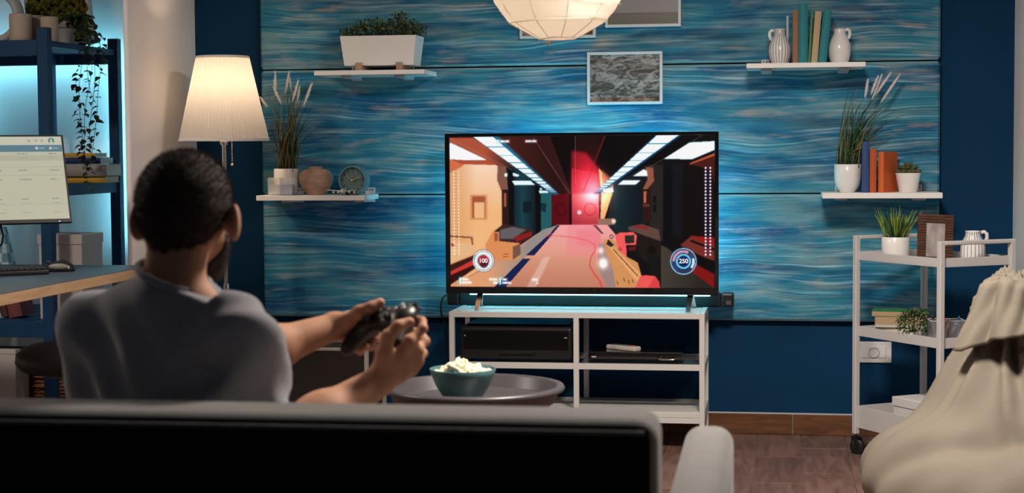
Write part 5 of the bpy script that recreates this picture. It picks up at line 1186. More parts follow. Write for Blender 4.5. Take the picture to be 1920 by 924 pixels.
def sdf_mesh(name, prims, h, post=None, B=12, pad=.03, lo=None, hi=None, slack=1.7, reach=.05):
    "smooth union of prims, meshed by surface nets on a sparse grid; post(P, d) may carve or ripple"
    if lo is None:
        pts = []
        for p in prims:
            if p[0] == 'c': m_ = max(p[3], p[4]); pts += [p[1]-m_, p[1]+m_, p[2]-m_, p[2]+m_]
            else: m_ = p[2].max(); pts += [p[1]-m_, p[1]+m_]
        lo = np.min(pts, 0)-pad; hi = np.max(pts, 0)+pad
    lo = V3(lo); hi = V3(hi)
    nb = np.ceil((hi-lo)/(h*B)).astype(int); N = nb*B+1
    D = np.full(N, 1., np.float32)
    bi = np.stack(np.meshgrid(*[np.arange(n) for n in nb], indexing='ij'), -1).reshape(-1, 3)
    cen = lo+(bi+.5)*B*h; dia = B*h*.87
    pd = np.stack([prim_d(p, cen) for p in prims], 1); dmin = pd.min(1)
    dc = field(prims, cen); 
    act = np.where((dc < dia*slack+reach) & (dc > -(dia*slack+reach)))[0]
    off = np.stack(np.meshgrid(*[np.arange(B+1)]*3, indexing='ij'), -1).reshape(-1, 3)*h
    for i in np.where(dc <= -(dia*slack+reach))[0]:
        a = bi[i]*B; D[a[0]:a[0]+B+1, a[1]:a[1]+B+1, a[2]:a[2]+B+1] = -1
    for i in act:
        sel = [p for p, e in zip(prims, pd[i]) if e < dmin[i]+2.2*dia+p[5]*1.5]
        P_ = lo+bi[i]*B*h+off; d = field(sel, P_)
        if post is not None: d = post(P_, d)
        a = bi[i]*B; D[a[0]:a[0]+B+1, a[1]:a[1]+B+1, a[2]:a[2]+B+1] = d.reshape(B+1, B+1, B+1)
    S = D < 0
    c = np.zeros(N-1, np.int8)
    for x in (0, 1):
        for y in (0, 1):
            for z in (0, 1): c += S[x:N[0]-1+x, y:N[1]-1+y, z:N[2]-1+z]
    I = np.argwhere((c > 0) & (c < 8)); vid = np.full(N-1, -1, np.int32); vid[tuple(I.T)] = np.arange(len(I))
    acc = np.zeros((len(I), 3)); cnt = np.zeros(len(I))
    cs = [(0, 0, 0), (1, 0, 0), (0, 1, 0), (1, 1, 0), (0, 0, 1), (1, 0, 1), (0, 1, 1), (1, 1, 1)]
    val = [D[tuple((I+V3(o_).astype(int)).T)] for o_ in cs]
    for a_, b_ in ((0, 1), (2, 3), (4, 5), (6, 7), (0, 2), (1, 3), (4, 6), (5, 7), (0, 4), (1, 5), (2, 6), (3, 7)):
        va, vb = val[a_], val[b_]; m_ = (va < 0) != (vb < 0); t = np.where(m_, va/(va-vb+1e-12), 0)
        pos = V3(cs[a_])+t[:, None]*(V3(cs[b_])-V3(cs[a_])); acc[m_] += pos[m_]; cnt[m_] += 1
    vert = lo+(I+acc/cnt[:, None])*h
    quads = []
    for ax in range(3):
        u, v = (ax+1) % 3, (ax+2) % 3
        sl0 = [slice(None)]*3; sl1 = [slice(None)]*3; sl0[ax] = slice(0, -1); sl1[ax] = slice(1, None)
        A, Bq = S[tuple(sl0)], S[tuple(sl1)]; E_ = np.argwhere(A != Bq)
        E_ = E_[(E_[:, u] > 0) & (E_[:, v] > 0) & (E_[:, u] < N[u]-1) & (E_[:, v] < N[v]-1)]
        if not len(E_): continue
        fl = A[tuple(E_.T)]
        def at_(du, dv):
            q = E_.copy(); q[:, u] -= du; q[:, v] -= dv; return vid[tuple(q.T)]
        q = np.stack([at_(1, 1), at_(0, 1), at_(0, 0), at_(1, 0)], 1); q[~fl] = q[~fl][:, ::-1]; quads.append(q)
    q = np.concatenate(quads); q = q[(q >= 0).all(1)]
    me = bpy.data.meshes.new(name); me.vertices.add(len(vert)); me.vertices.foreach_set('co', vert.ravel())
    me.loops.add(q.size); me.loops.foreach_set('vertex_index', q.ravel().astype(np.int32)); me.polygons.add(len(q)); me.polygons.foreach_set('loop_start', np.arange(0, q.size, 4))
    me.update(calc_edges=True); me.polygons.foreach_set('use_smooth', np.ones(len(q), bool)); return me

# ================================================================== trolley
ca = Vector((.283, 6.46)); cb = Vector((.556, 6.055)); u1 = (cb-ca); LA = u1.length; u1 /= LA; u2 = Vector((-u1.y, u1.x)); LB = .318
rz = math.atan2(u1.y, u1.x); cc = (ca+cb)/2+u2*(LB/2)
tr_ = thing('trolley', (cc.x, cc.y, 0), 'white three-tier metal trolley with black casters beside the beanbag', 'trolley', rotz=rz)
CW = mat('trolley_white', (.56, .54, .535), .4)
hx, hy = LA/2, LB/2; pw = .022
ztp = at(1599, 441, 6.46).z; 
for sx in (-1, 1):
    for sy in (-1, 1):
        MB().bx(sx*hx-pw/2, sx*hx+pw/2, sy*hy-pw/2, sy*hy+pw/2, .075, ztp, .003).build('post', CW, tr_)
        cs_ = thing('tmp', (0, 0, 0), None, None); cs_.name = 'caster'; cs_.parent = tr_; cs_.location = (sx*hx, sy*hy, 0)
        MB().lathe([(0, -.0085), (.026, -.0085), (.029, -.005), (.029, .005), (.026, .0085), (0, .0085)], 24, M=Matrix.Translation((.010, 0, .029)) @ Matrix.Rotation(PI/2, 4, 'X') @ Matrix.Rotation(.5, 4, 'Y')).build('wheel', BLACKP, cs_)
        mb = MB(); mb.bx(-.012, .026, -.0125, -.0095, .022, .062, .001); mb.bx(-.012, .026, .0095, .0125, .022, .062, .001); mb.bx(-.014, .020, -.0125, .0125, .059, .066, .001); mb.lathe([(.006, .064), (.006, .08)], 10); mb.build('fork', BLACKG, cs_)
    MB().bx(sx*hx-pw/2, sx*hx+pw/2, -hy+pw/2, hy-pw/2, ztp-.015, ztp, .003).build('handle_bar', CW, tr_)
def ztier(y0, y1): return at(1602, y1, 6.46).z, at(1602, y0, 6.46).z
TIER = []
for nm, (za, zb_) in (('upper_tray', ztier(471, 487)), ('middle_tray', ztier(611, 629)), ('lower_tray', ztier(760, 801))):
    t_ = .003; mb = MB(); X_, Y_ = hx-.002, hy-.002
    mb.bx(-X_, X_, -Y_, Y_, za, za+.004, .0008); mb.bx(-X_, X_, -Y_, -Y_+t_, za+.004, zb_, .0008); mb.bx(-X_, X_, Y_-t_, Y_, za+.004, zb_, .0008); mb.bx(-X_, -X_+t_, -Y_+t_, Y_-t_, za+.004, zb_, .0008); mb.bx(X_-t_, X_, -Y_+t_, Y_-t_, za+.004, zb_, .0008)
    mb.build(nm, CW, tr_); TIER.append(za+.004)
z_up, z_mid, z_low = TIER
def on(x, y, z): q = atz(x, y, z); return q
# grass pot on the trolley
g = on(1679, 472, z_up); 
def put(x, ybase, Y): return at(x, ybase, Y)
GYp = 6.40; g = at(1679, 473, GYp); k = pxm(g); r = 25.8*k; H = 43.5*k
gp = pot('grass_pot', [(0, 0), (r*.82, 0), (r*.88, .004), (r*.985, H*.22), (r, H*.4), (r, H-.001), (r*.985, H), (r*.91, H), (r*.9, H*.5), (0, H*.4)], CERAM, (g.x, GYp, z_up), 'spiky bright grass in a white pot on top of the trolley', 'potted plant', soil=(r*.9, H*.9))
for i in range(74):
    a = random.uniform(0, 2*PI); rr = r*.72*math.sqrt(random.random()); sp = random.uniform(.1, 1); b = Vector((rr*math.cos(a), rr*math.sin(a), H*.9))
    L_ = random.uniform(.075, .125)*(1.08-.25*sp); tp = b+Vector((math.cos(a)*sp*.07+random.gauss(0, .008), math.sin(a)*sp*.07, L_))
    blade('blade', b, tp, random.uniform(.007, .0115), random.choice((LIM, LIM, LIM, OLIV, MIDG, DKG)), gp, sag=(0, 0, .018*sp), n=5)
# wooden photo frame, leaning back
fb = at(1753, 478, 6.30); k = pxm(fb); w = 66*k; h = 90*k
wf = thing('photo_frame', (fb.x, 6.30, z_up), 'dark brown ribbed wooden photo frame leaning on the trolley top', 'photo frame', rotz=.10)
fpt = bpy.data.objects.new('frame_tilt', None)
tl = Matrix.Rotation(-.16, 4, 'X') @ Matrix.Rotation(.05, 4, 'Y')
DWD = wood_mat('dark_walnut', (.045, .014, .008), (.11, .04, .022), (6, 6, 6), .45, 3)
e = 15.5*k; et = 16*k
def tilted(mb, nm, m): o = mb.build(nm, m, wf); o.matrix_local = tl; return o
mb = MB(); mb.bx(-w/2, -w/2+e, 0, .014, 0, h, .001); mb.bx(w/2-e, w/2, 0, .014, 0, h, .001); mb.bx(-w/2+e, w/2-e, 0, .014, 0, et*.6, .001); mb.bx(-w/2+e, w/2-e, 0, .014, h-et, h, .001); tilted(mb, 'frame', DWD)
nb_ = 17
for i in range(nb_):
    z = .006+(h-.012)*i/(nb_-1)
    segs = [(-w/2+.001, w/2-.001)] if (z > h-et or z < et*.6) else [(-w/2+.001, -w/2+e-.001), (w/2-e+.001, w/2-.001)]
    for a, b in segs: tilted(MB().bx(a, b, -.003, .001, z-.0028, z+.0028, .001), 'rib', DWD)
pm_ = mat('faded_photo', (.36, .31, .30), .3, var=.35, vscale=22, stretch=(1.5, 1, .5))
tilted(MB().bx(-w/2+e, w/2-e, .004, .012, et*.6, h-et), 'photograph', pm_)
tilted(MB().bx(-.012, .012, .015, .018, 0, h*.6), 'strut', DWD)
# striped pitcher
jug('striped_pitcher', 1824, 479, 6.27, z_up, [(20, 0), (22.5, 2), (23, 14), (22.5, 30), (19, 42), (14.5, 50), (13.5, 57), (14.5, 59.5)], [(13, 56), (20, 58), (25, 54), (25.5, 46), (22, 39), (19.5, 38)], 1, 'white pitcher with dark stripes on the trolley top', 20, hw=3.4)
# books on the middle tray
G6 = 'paperbacks stacked on the trolley'
ru = Matrix.Rotation(rz, 4, 'Z')
def tray_book(lx_, ly_, z, L_, d, h, m, label, drz=0, pagec=None):
    p_ = tr_.matrix_basis @ Vector((0, 0, 0)); q = ru @ Vector((lx_, ly_, 0)); 
    t = thing('book', (cc.x+q.x, cc.y+q.y, z), label, 'book', rotz=drz, group=G6); tw = .0012
    mb = MB(); mb.bx(-L_/2, L_/2, -d/2, d/2, 0, tw); mb.bx(-L_/2, L_/2, -d/2, d/2, h-tw-.0003, h-.0003); mb.bx(-L_/2, L_/2, d/2-tw, d/2, tw, h-tw); mb.build('cover', m, t)
    MB().bx(-L_/2+.002, L_/2-.002, -d/2+.001, d/2-tw-.0003, tw+.0001, h-tw-.0004).build('pages', pagec or PAGE, t); return t
TANP = mat('tan_pages', (.42, .29, .17), .8, var=.12, vscale=2, stretch=(1, 1, 90)); CRP = mat('cream_pages', (.58, .50, .42), .8, var=.1, vscale=2, stretch=(1, 1, 90))
bp = at(1690, 612, 6.42); 
def wb2(x, y, Y): q = ru.inverted() @ (at(x, y, Y)-Vector((cc.x, cc.y, 0))); return q
q = wb2(1688, 612, 6.47)
z = z_mid+.0003
for L_, d, h, m_, lab, dr, pg, sh in ((.195, .13, .012, mat('blue_white_cover', (.30, .36, .55), .4), 'thin blue paperback at the bottom of the trolley stack', -.10, CRP, 0), (.185, .12, .022, mat('cream_cover', (.60, .55, .48), .5), 'cream paperback second from the bottom of the trolley stack', -.16, CRP, -.004), (.19, .125, .009, mat('white_cover', (.68, .66, .64), .5), 'thin white paperback in the middle of the trolley stack', -.08, CRP, .004), (.185, .12, .030, mat('pale_green_cover', (.25, .35, .20), .5), 'thick paperback with tan page edges in the trolley stack', -.14, TANP, .003), (.205, .125, .020, mat('bright_green_cover', (.03, .22, .06), .45), 'green covered paperback on top of the trolley stack', -.13, TANP, .0)):
    tray_book(q.x+sh, q.y, z, L_, d, h, m_, lab, dr, pg); z += h+.0003
# round box plant
g = at(1713, 624, 6.26); k = pxm(g)
rp = pot('little_shrub', [(0, 0), (13*k, 0), (14*k, .001), (16*k, 18*k), (14.5*k, 18*k), (13*k, 14*k), (0, 13*k)], CERAM, (g.x, 6.26, z_mid), 'little round green shrub in a small white pot on the trolley', 'potted plant', soil=(14*k, 15*k))
LM2 = leaf_mesh('tiny_leaf', .0105, .006, MIDG, .5, 2); pts = []
for _ in range(900):
    d = Vector((random.gauss(0, 1), random.gauss(0, 1), random.gauss(.25, 1))).normalized()
    rr = .058*random.uniform(.55, 1.08); p_ = Vector((d.x*rr, d.y*rr, 34*k+d.z*rr*.80))
    if p_.z < 15*k: continue
    pts.append((p_, d+Vector((random.gauss(0, .5), random.gauss(0, .5), random.gauss(0, .5))), random.uniform(.8, 1.3), random.choice((0, 0, 1, 2))))
foliage('foliage', pts, LM2, rp, [leafmat('box_green', (.050, .105, .030)), leafmat('box_pale', (.12, .17, .05)), leafmat('shrub_dark', (.018, .038, .020))])
MB().tube([(0, 0, 14*k), (.002, 0, 40*k)], .003, 6).build('stem', mat('twig', (.06, .045, .025), .8), rp)
# pen basket with pens
g = at(1774, 629, 6.20); k = pxm(g)
pb_ = thing('pen_basket', (g.x, 6.20, z_mid), 'grey wire mesh pen basket on the trolley beside the little shrub', 'pen basket', rotz=.12)
w0, w1, hh = 27*k, 32*k, 44*k; dp = .045
v_ = [(-w0, -dp*.8, 0), (w0, -dp*.8, 0), (w0, dp*.8, 0), (-w0, dp*.8, 0), (-w1, -dp, hh), (w1, -dp, hh), (w1, dp, hh), (-w1, dp, hh)]
MB().add(v_, [(0, 1, 5, 4), (1, 2, 6, 5), (2, 3, 7, 6), (3, 0, 4, 7), (0, 1, 2, 3)]).build('mesh_wall', mat('wire_mesh_grey', (.30, .29, .31), .5, .3, alpha=.55), pb_)
MB().tube([v_[i] for i in (4, 5, 6, 7)], .0025, 6, closed=True).build('rim', mat('rim_grey', (.45, .44, .46), .4), pb_)
MB().tube([v_[i] for i in (0, 1, 2, 3)], .002, 6, closed=True).build('base_wire', mat('rim_grey', (.45, .44, .46), .4), pb_)
for i, (bx0, tx_, tz_, ty_, col, lab) in enumerate(((.014, -.004, 48, .01, (.55, .03, .03), 'red pen in the wire pen basket'), (-.010, .012, 47, -.01, (.62, .60, .58), 'white pen in the wire pen basket'), (.030, .046, 52, .005, (.03, .16, .45), 'blue pen leaning out of the wire pen basket'), (-.030, .000, 46, .0, (.55, .18, .08), 'orange pencil standing in the wire pen basket'), (-.020, -.050, 54, .012, (.05, .02, .02), 'dark pencil leaning out of the wire pen basket'), (.0, .034, 40, -.02, (.62, .52, .50), 'pale ruler leaning inside the wire pen basket'))):
    a = Vector((bx0*.9, ty_*.5, .004)); b = Vector((tx_, ty_, tz_*k)); M_ = pb_.location
    t = thing('pen', Vector((M_.x, M_.y, M_.z))+a, lab, 'pen', group='pens in the wire basket'); rr = .0038 if i != 5 else .006
    MB().tube([(0, 0, 0), (b-a)*.86], rr, 8).build('barrel', mat('pen_%d' % i, col, .4), t)
    MB().tube([(b-a)*.86, (b-a)*.93, (b-a)], [rr*1.08, rr*1.08, rr*.35], 8).build('tip', mat('pen_tip_%d' % i, tuple(c_*.7 for c_ in col), .4), t)
g = at(1800, 621, 6.33)
db_ = thing('dark_cup', (g.x, 6.33, z_mid), 'small dark round cup behind the wire pen basket', 'cup')
MB().lathe([(0, 0), (.018, 0), (.030, .012), (.034, .03), (.033, .042), (.030, .042), (.028, .02), (0, .008)], 28).build('cup_body', mat('dark_glaze', (.010, .016, .030), .3), db_)
MB().lathe([(.017, -.0), (.017, .003), (.019, .003)], 24).build('foot_ring', mat('dark_glaze', (.010, .016, .030), .3), db_)
# lidded box on the lower tray
q = ru @ Vector((.055, .02, 0))
lb_ = thing('lidded_box', (cc.x+q.x, cc.y+q.y, z_low), 'low white lidded box on the bottom tray of the trolley', 'box', rotz=rz)
zt_ = at(1650, 742, 6.38).z-z_low
MB().bx(-.155, .155, -.115, .115, .0, zt_-.004, .002).build('body', mat('box_white', (.66, .64, .64), .6), lb_)
MB().bx(-.159, .159, -.119, .119, zt_-.034, zt_, .002).build('lid', mat('box_white', (.66, .64, .64), .6), lb_)

# ================================================================== beanbag
bq = Vector((.83, 5.02, 0))
bg = thing('beanbag', bq, 'large cream fabric beanbag with a gathered top in front of the trolley', 'beanbag')
Lq = lambda x, y, Y: np.array(at(x, y, Y)-bq)
pr = [ell((0, 0, .20), (.60, .58, .235), .02), ell((.02, .02, .36), (.40, .40, .26), .10), ell((-.30, -.10, .19), (.27, .33, .205), .05), ell((.06, -.34, .21), (.40, .26, .225), .025),
      cap((-.10, .02, .24), Lq(1893, 590, 5.0), .40, .10, .10), cap(Lq(1905, 600, 4.92), Lq(1905, 545, 4.95), .085, .06, .05), ell(Lq(1912, 560, 4.95), (.085, .08, .06), .03)]
def bag_post(P_, d):
    x, y, z = P_[:, 0], P_[:, 1], P_[:, 2]; tx, ty = Lq(1905, 545, 4.95)[:2]
    an = np.arctan2(y-ty, x-tx); up = np.clip((z-.12)/.5, 0, 1); rad = np.hypot(x-tx, y-ty)
    g_ = np.clip((z-.25)/.35, 0, 1); f = (np.abs(np.sin(an*5.5+4*z+1.3*np.sin(an*2+z*5)))-.5)*.040*g_*np.clip(1.25-rad*1.8, .15, 1)+np.sin(an*13+9*z+2*np.sin(an*4))*.008*up*np.clip(1.3-rad*1.5, 0, 1)
    f += .036*np.exp(-(((y+.36)+.55*(z-.30)+.25*(x+.1))/.050)**2)*np.clip((.75-z)/.2, 0, 1)*np.clip((x+.62)*6, 0, 1)
    f += .008*np.sin(x*14+y*9)*np.sin(z*12+x*5)+.004*np.sin(x*31-z*26)*np.sin(y*27+z*9)
    return np.maximum(d+f, -z+.004)
CANV = mat('cream_canvas', (.178, .152, .118), .85, var=.05, vscale=5, bump=.15, bscale=500)
newobj('bag', sdf_mesh('bag', pr, .010, bag_post, reach=.06), CANV, bg)
# folded collar of spare cloth hanging from the gather
TQ = Vector(Lq(1908, 548, 4.93)); vs = []; fs = []; NA_, NT_ = 160, 26
for it in range(NT_):
    t = it/(NT_-1)
    for ia in range(NA_):
        a = 2*PI*ia/NA_; lf = (.5+.5*math.cos(a-3.55))**2
        rb_ = np.interp(t, [0, .12, .25, .40, 1], [.030, .044, .064, .088, .116+.045*lf]); zz_ = np.interp(t, [0, .12, .25, .40, .6, 1], [-.06, .022, .040, .026, -.02-.02*lf, -.050-.105*lf])
        pl_a = np.interp(t, [0, .2, .5, 1], [.004, .010, .017, .024])
        ph = a*6+1.1*math.sin(a*2+.6)+.5*math.sin(a*3+2)+1.2*t*math.sin(a+1)
        rr_ = rb_+pl_a*(math.sin(ph)+.35*math.sin(2*ph+1))+.004*math.sin(a*17+t*9)
        vs.append((TQ.x+rr_*math.cos(a), TQ.y+rr_*math.sin(a), TQ.z+zz_+.010*math.sin(ph*.5+2)*t+.006*math.sin(a*5)))
for it in range(NT_-1):
    for ia in range(NA_):
        i2 = (ia+1) % NA_; fs.append((it*NA_+ia, it*NA_+i2, (it+1)*NA_+i2, (it+1)*NA_+ia))
gcol = MB().add(vs, fs, 0, True).build('gathered_collar', CANV, bg)
sm_ = gcol.modifiers.new('thickness', 'SOLIDIFY'); sm_.thickness = .007; sm_.offset = 0
# ================================================================== sofa
FAB = mat('grey_upholstery', (.165, .157, .152), .9, var=.06, vscale=20, bump=.25, bscale=420, sheen=.2)
sr_ = at(1237, 757, 2.70); srot = .0
s0 = Vector((at(1237, 760, 2.70).x, 2.70, 0)); s1 = Vector((at(0, 748, 2.69).x, 2.69, 0)); dv_ = (s0-s1); srot = math.atan2(dv_.y, dv_.x)
so_ = thing('sofa', (s0.x, s0.y, 0), 'grey upholstered sofa seen from behind in the foreground', 'sofa', rotz=srot)
Zb = at(1000, 756, 2.78).z
SW = 1.95
def cushion(name, c, d, bev, seg=4, **kw):
    mb = MB().box(c, d, bev, seg, smooth=True); return mb.build(name, FAB, so_)
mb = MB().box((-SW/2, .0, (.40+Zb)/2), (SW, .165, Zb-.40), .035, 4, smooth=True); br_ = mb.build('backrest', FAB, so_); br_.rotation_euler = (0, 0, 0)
br_.data.materials.append(mat('shaded_rear_cloth', (.012, .012, .013), .95, spec=.1))  # shade on the unlit rear of the grey backrest, put into the colour
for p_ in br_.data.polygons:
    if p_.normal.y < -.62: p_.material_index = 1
mb = MB()
mb.tube([(-SW+.02, -.079, Zb-.020), (-.02, -.079, Zb-.020)], .0040, 6); mb.build('backrest_piping', FAB, br_)
MB().box((-SW/2, -.01, .26), (SW, .14, .28), .02, 2).build('back_frame', mat('black_lining', (.012, .012, .012), .85), so_)
for i in range(2): MB().box((-SW*.25-i*SW*.5, .44, .345), (SW*.5-.006, .70, .15), .035, 4, smooth=True).build('seat_cushion', FAB, so_)
MB().box((-SW/2, .43, .22), (SW, .74, .10), .02, 2).build('seat_base', FAB, so_)
aw = .100
ze = at(1330, 806, 3.42).z
for sx in (0, 1):
    x0_ = .004 if sx == 0 else -SW-.012-aw
    mb = MB().box((x0_+aw/2, .375, (.09+ze)/2), (aw, .86, ze-.09), .036, 5, smooth=True); mb.build('armrest', FAB, so_)
for x in (-SW+.08, -.08):
    for y in (.0, .70): MB().lathe([(0, 0), (.018, 0), (.024, .17), (0, .17)], 14, c=(x, y, 0)).build('leg', BLACKP, so_)
# ================================================================== round tray table
tc_ = atz(890, 722, .525); TX, TYc = tc_.x, 4.47
TX = at(889.5, 722, TYc).x; zt_ = .525; k = pxm((TX, TYc, zt_)); R = 170*k
tt = thing('tray_table', (TX, TYc, 0), 'round dark grey metal tray table holding the popcorn bowl', 'table')
TM = mat('dark_tray_metal', (.085, .078, .085), .38, .3, var=.04)
MB().lathe([(0, zt_-.040), (R*.86, zt_-.040), (R*.885, zt_-.036), (R*.90, zt_-.004), (R*.93, zt_+.001), (R*.985, zt_-.001), (R, zt_-.008), (R*.99, zt_-.014), (R*.93, zt_-.012), (R*.905, zt_-.042), (R*.88, zt_-.047), (0, zt_-.047)], 72).build('tray', TM, tt)
for i in range(4):
    a = PI/4+i*PI/2; MB().tube([(R*.82*math.cos(a), R*.82*math.sin(a), zt_-.046), (R*.78*math.cos(a), R*.78*math.sin(a), .0)], .008, 8).build('leg', TM, tt)
MB().tube([(R*.80*math.cos(2*PI*i/40), R*.80*math.sin(2*PI*i/40), .045) for i in range(40)], .006, 8, closed=True).build('foot_ring', TM, tt)
MB().tube([(R*.82*math.cos(2*PI*i/40), R*.82*math.sin(2*PI*i/40), zt_-.052) for i in range(40)], .006, 8, closed=True).build('top_ring', TM, tt)
# bowl and popcorn
BYc = 4.40; g = at(868, 738, BYc); k = pxm(g); zb_ = zt_-.040
bw_ = thing('bowl', (g.x, BYc, zb_), 'teal ceramic bowl full of popcorn on the tray table', 'bowl')
rr = 62.5*k; H = at(868, 690, BYc).z-zb_
MB().lathe([(0, 0), (rr*.40, 0), (rr*.42, .002), (rr*.62, H*.22), (rr*.82, H*.52), (rr*.945, H*.82), (rr, H-.001), (rr*.985, H), (rr*.96, H-.001), (rr*.91, H*.80), (rr*.78, H*.52), (rr*.55, H*.24), (0, H*.10)], 56).build('bowl_wall', mat('teal_glaze', (.065, .155, .158), .3, coat=.2, var=.05), bw_)
popm = MB()
def pop(c, s):
    for _ in range(5): o = Vector((random.gauss(0, 1), random.gauss(0, 1), random.gauss(0, 1))).normalized()*s*.55; popm.ball(Vector(c)+o, s*random.uniform(.45, .7), 7, 5, 0)
for _ in range(150):
    a = random.uniform(0, 2*PI); q = math.sqrt(random.random())*.80; x, y = rr*q*math.cos(a), rr*q*math.sin(a)
    hgt = H*.94+.012*math.sin(x*45+1.9)+.010*(1-q)+random.uniform(-.006, .006)
    if abs(x-rr*.18) < rr*.16: hgt -= .010
    pop((x, y, hgt), random.uniform(.0075, .0105))
popm.build('popcorn', mat('popcorn_cream', (.86, .76, .55), .7, var=.12, vscale=60), None, 'heap of pale fluffy popcorn filling the teal bowl', 'popcorn', kind='stuff').location = (g.x, BYc, zb_)
# ================================================================== the man on the sofa, and his controller
A = lambda x, y, Y: np.array(at(x, y, Y-.13))
man = thing('person', at(330, 800, 3.06), 'man in a grey t-shirt sitting on the sofa, seen from behind, holding a game controller', 'person')
man.location = (at(330, 800, 3.06).x, 3.06, .42); MO = np.array(man.location)
Hc = A(351, 377, 3.12); hf = np.array((.02, 1., 0.)); hf /= np.linalg.norm(hf); hu = np.array((0, 0, 1.)); hr = np.cross(hf, hu)
# a slight forward tilt of the head
ti = -.06; hf, hu = hf*math.cos(ti)-hu*-math.sin(ti), hu*math.cos(ti)+hf*-math.sin(ti)
hf /= np.linalg.norm(hf); hu = hu-hf*(hu@hf); hu /= np.linalg.norm(hu); hr = np.cross(hf, hu)
RH = np.stack([hr, hf, hu])      # world -> head (right, forward, up)
h = lambda r, f, u: Hc+hr*r+hf*f+hu*u
SL, SR = A(178, 618, 3.14), A(449, 632, 3.02)
EL, WL = A(425, 684, 3.32), A(626, 612, 3.50)
ER, WR = A(520, 838, 3.17), A(712, 714, 3.385)
NB = A(325, 528, 3.07)
Tr = SR-SL; Tr /= np.linalg.norm(Tr); Tf = np.cross((0, 0, 1.), Tr); RT = np.stack([Tr, Tf, np.array((0, 0, 1.))])
mid = (SL+SR)/2
CH_ = mid+np.array((0, 0, -.11))+Tf*.015; WA = mid+np.array((0, 0, -.27))+Tf*.02; PE = np.array((mid[0]-.01, 2.97, .52))
KL, KR = PE+Tf*.44-Tr*.13+np.array((0, .0, .0)), PE+Tf*.44+Tr*.12
KL[2] = KR[2] = .50; FL, FR_ = KL+Tf*.06, KR+Tf*.05; FL[2] = FR_[2] = .075
head = [ell(h(0, -.008, .0), (.0755, .097, .083), .02, RH), ell(h(0, -.030, -.020), (.066, .070, .070), .03, RH), ell(h(0, .050, -.055), (.055, .046, .070), .03, RH), cap(h(-.045, .015, -.075), h(-.018, .070, -.128), .022, .020, .03), cap(h(.045, .015, -.075), h(.018, .070, -.128), .022, .020, .03), ell(h(0, .078, -.125), (.026, .020, .020), .02, RH),
        cap(h(0, .092, -.015), h(0, .112, -.052), .008, .012, .012), ell(h(0, .108, -.056), (.016, .012, .010), .008, RH), cap(h(-.028, .084, .002), h(.028, .084, .002), .012, .012, .012), ell(h(0, .092, -.088), (.022, .010, .010), .008, RH)]
ears = []
for s in (-1, 1):
    c = h(s*.090, -.004, -.040); sw = .45*s
    Re = np.stack([hr*math.cos(sw)+hf*math.sin(sw)*1.0, -hr*math.sin(sw)+hf*math.cos(sw), hu])
    ears += [ell(c+hr*s*.004, (.011, .022, .035), .006, Re), ell(c-hr*s*.009+hf*.004, (.015, .012, .018), .008, Re)]
neck = [cap(h(0, -.030, -.050), NB+np.array((0, 0, -.03)), .050, .054, .03), cap(h(-.02, -.045, -.06), NB-Tr*.035-np.array((0, .012, .03)), .026, .032, .02), cap(h(.02, -.045, -.06), NB+Tr*.035-np.array((0, .012, .03)), .026, .032, .02)]
torso = [ell(CH_, (.165, .105, .20), .04, RT), ell(WA, (.145, .105, .16), .05, RT), ell(PE, (.165, .125, .12), .05, RT), cap(NB-np.array((0, 0, .055)), SL+np.array((0, 0, .0)), .045, .050, .05), cap(NB-np.array((0, 0, .055)), SR+np.array((0, 0, .0)), .045, .050, .05)]
ab = lambda a, b, t: a+(b-a)*t
armL = [cap(SL, EL, .052, .042, .03), cap(EL, ab(EL, WL, .40), .044, .046, .03), cap(ab(EL, WL, .35), WL, .044, .028, .03)]
armR = [cap(SR, ER, .052, .044, .03), cap(ER, ab(ER, WR, .42), .046, .049, .03), cap(ab(ER, WR, .38), WR, .047, .030, .03)]
legs = [cap(PE-Tr*.09, KL, .085, .060, .04), cap(PE+Tr*.09, KR, .085, .060, .04), cap(KL, FL, .058, .040, .03), cap(KR, FR_, .058, .040, .03), cap(FL, FL+Tf*.15-np.array((0, 0, .035)), .040, .028, .02), cap(FR_, FR_+Tf*.15-np.array((0, 0, .035)), .040, .028, .02)]
def finger(js, r0, r1, k=.006):
    n = len(js)-1; return [cap(js[i], js[i+1], r0+(r1-r0)*i/n, r0+(r1-r0)*(i+1)/n, k) for i in range(n)]
def hand_prims(W, K, fingers, thumb, pr_=.015):
    o = []
    for q in K: o.append(cap(W, q, .021, .0125, .014))
    for i in range(3): o.append(cap(ab(W, K[i], .55), ab(W, K[i+1], .6), .0165, .0165, .012)); o.append(cap(K[i], K[i+1], .0115, .0115, .010))
    for kk, f, r_ in zip(K, fingers, (.0100, .0102, .0096, .0086)): o += finger([kk]+f, r_, r_*.82)
    o += [cap(ab(W, thumb[0], .25), thumb[0], .020, .0175, .016)]+finger(thumb, .0155, .0098, .008)
    return o
KRh = [A(767, 640, 3.400), A(781, 657, 3.420), A(781, 676, 3.428), A(770, 694, 3.428)]
FRh = [[A(793, 616, 3.425), A(791, 602, 3.450), A(776, 597, 3.463)], [A(797, 640, 3.450), A(788, 624, 3.478), A(770, 620, 3.475)], [A(793, 662, 3.462), A(778, 645, 3.490), A(762, 642, 3.482)], [A(782, 684, 3.460), A(766, 667, 3.484), A(752, 664, 3.476)]]
THR = [A(720, 662, 3.372), A(727, 632, 3.372), A(746, 612, 3.385), A(768, 603, 3.402)]
KLh = [A(682, 588, 3.560), A(682, 606, 3.568), A(675, 622, 3.562), A(664, 635, 3.552)]
